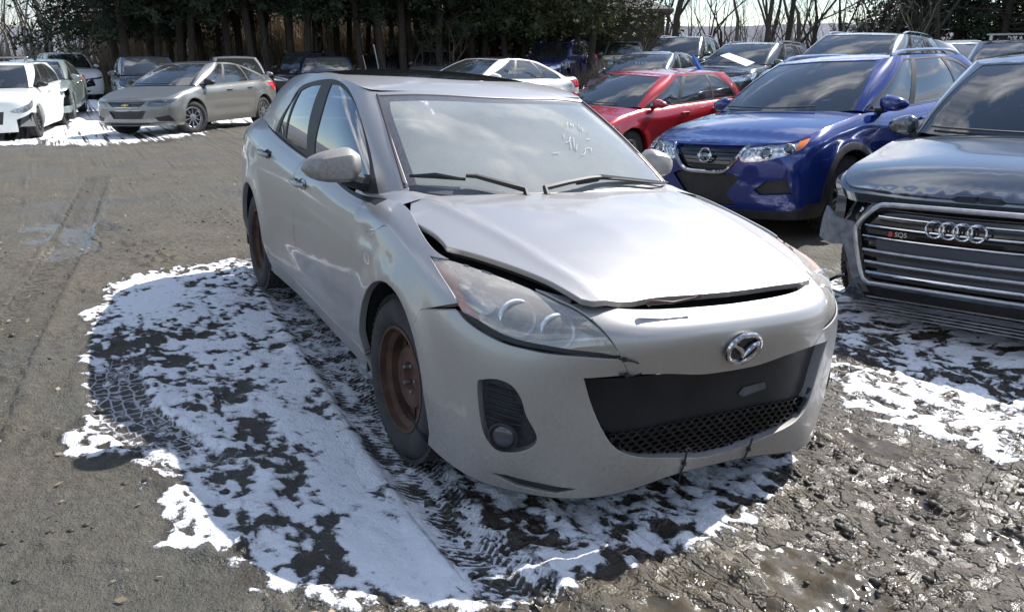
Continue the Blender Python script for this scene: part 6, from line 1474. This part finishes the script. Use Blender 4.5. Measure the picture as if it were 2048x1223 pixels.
    car('dark_blue_hatch', 'navy_hatchback', 'dark navy hatchback with pale blue windshield reflection, behind the silver car roof', 'car', (.010, .016, .045), .3, .15, .15, step=.1)
    r, c, pm = car('black_truck', 'black_car', 'black car with white-edged bonnet and a thin pole in front', 'car', (.010, .009, .010), .2, .2, .15, step=.1)
    car('silver_truck', 'silver_suv', 'boxy silver-grey SUV below the conifers, left of the red one', 'car', (.36, .36, .36), .4, .3, .25, step=.1)
    car('red_truck', 'red_suv', 'small orange-red car roof far back below the conifers', 'car', (.50, .055, .015), .1, .3, .15, step=.12)
    r, c, pm = car('white_sedan', 'white_sedan', 'bright white sedan with dark roof glass behind the silver car', 'car', (.80, .79, .78), .0, .25, .06, near=True, step=.07, roofmat=plain('dark_roof_glass', (.05, .02, .035), .15, coat=.6))
    ps = MB(); ps.box((-.55, .15, .96), (.20, .30, .01), Matrix.Identity(4)); ps.box((-.62, -.32, .97), (.2, .22, .01)); ps.build('paper', G['paper'], r)
    wr = MB(); gg = c['green']; n0 = len(gg.ks) // 2
    for k in range(9):
        s = -(gg.ks[n0 + 5] + .42 + .045 * k); P, N = gg.PN([s, s - .012, s - .024, s - .010], [.30, .20, .29, .36]); wr.tube([tuple(a + n * .002) for a, n in zip(P, N)], .004, 4)
    wr.build('chalk_writing', G['chalk'], r)
    r, c, pm = car('navy_suv', 'navy_suv', 'dark violet-blue SUV with crumpled side, right of the white sedan', 'car', (.045, .045, .17), .4, .2, .1, step=.09, rails=CH)
    rr = random.Random(3); cm = MB()
    for k in range(14):
        x = -2.9 + rr.random() * 1.2; z = .75 + rr.random() * .7; cm.add([(x, .93, z), (x + rr.uniform(.1, .3), .96 + rr.random() * .05, z + rr.uniform(-.1, .1)), (x + rr.uniform(0, .2), .94, z + rr.uniform(.1, .3))], [(0, 1, 2)])
    cm.build('crumpled_panel', G['alloy'], r)
    car('pale_suv', 'pale_grey_suv', 'pale grey-green SUV beside the shed, partly behind the black one', 'car', (.45, .50, .48), .4, .3, .25, step=.1)
    car('charcoal_suv', 'charcoal_suv', 'charcoal SUV with blue strap at its back, right of the shed', 'car', (.035, .037, .045), .4, .2, .15, step=.09, rails=G['alloy'])
    r, c, pm = car('dark_sedan', 'blue_grey_sedan', 'blue-grey sedan with white figures on the windshield behind the red hatchback', 'car', (.055, .070, .090), .45, .2, .15, step=.08)
    tx = MB(); P, N = c['green'].PN([.05, -.03, -.11, -.19], [.40] * 4)
    for a, n in zip(P, N): tx.tube([tuple(a + n * .004 + np.array([0, -.02, .03])), tuple(a + n * .004 + np.array([0, .02, 0])), tuple(a + n * .004 + np.array([0, -.01, -.03]))], .006, 4)
    tx.build('chalk_writing', G['chalk'], r)
    r, c, pm = car('grey_crossover', 'grey_crossover', 'dark grey crossover with silver rails and bent white-edged hood', 'car', (.060, .066, .070), .5, .22, .15, step=.08, near=True, rails=CH)
    fb = MB(); fb.add([(.30, -.6, 1.06), (.34, .0, 1.26), (.30, .62, 1.04), (-.1, -.6, 1.14), (-.08, .0, 1.32), (-.1, .62, 1.12)], [(0, 1, 4, 3), (1, 2, 5, 4)]); fb.build('bent_hood', G['paper'], r)
    car('grey_suv', 'grey_green_suv', 'large grey-green SUV with long rear windows behind the blue crossover', 'car', (.105, .120, .125), .55, .2, .12, step=.08, near=True, rails=CH, trim='suv')
    car('pale_wagon', 'white_car', 'white car roof with rail far back, right of the grey-green SUV', 'car', (.62, .64, .62), .1, .3, .15, step=.1, rails=G['paper'])
    car('dark_suv', 'dark_blue_suv', 'dark blue-grey SUV with a green-white paper behind the windshield, right edge', 'car', (.045, .055, .075), .45, .2, .12, step=.09, near=True, roof_bars=True)
    # blue strap and thin pole
    x, y, z = polar(139.0, 15.4); t = MB().tube([(0, 0, 1.72), (.03, .05, 1.60), (.10, .10, 1.48), (.16, .16, 1.40)], [.012, .05, .04, .05], 6).build('blue_strap', plain('blue_cloth', (.02, .16, .55), .6), None, Matrix.Translation((x, y, z))); tag(t, 'bright blue twisted strap hanging at the charcoal SUV', 'strap')
    x, y, z = polar(160.2, 30.0); t = MB().tube([(0, 0, 0), (.0, .0, 1.2), (-.14, -.08, 1.95)], .022, 6).build('thin_pole', plain('pole_grey', (.45, .43, .42), .5, .4), None, Matrix.Translation((x, y, z))); tag(t, 'thin leaning grey pole in front of the black car', 'pole')

add_gpts(); build_ground(); scatter(); build_trees(); build_hero(); build_cars()
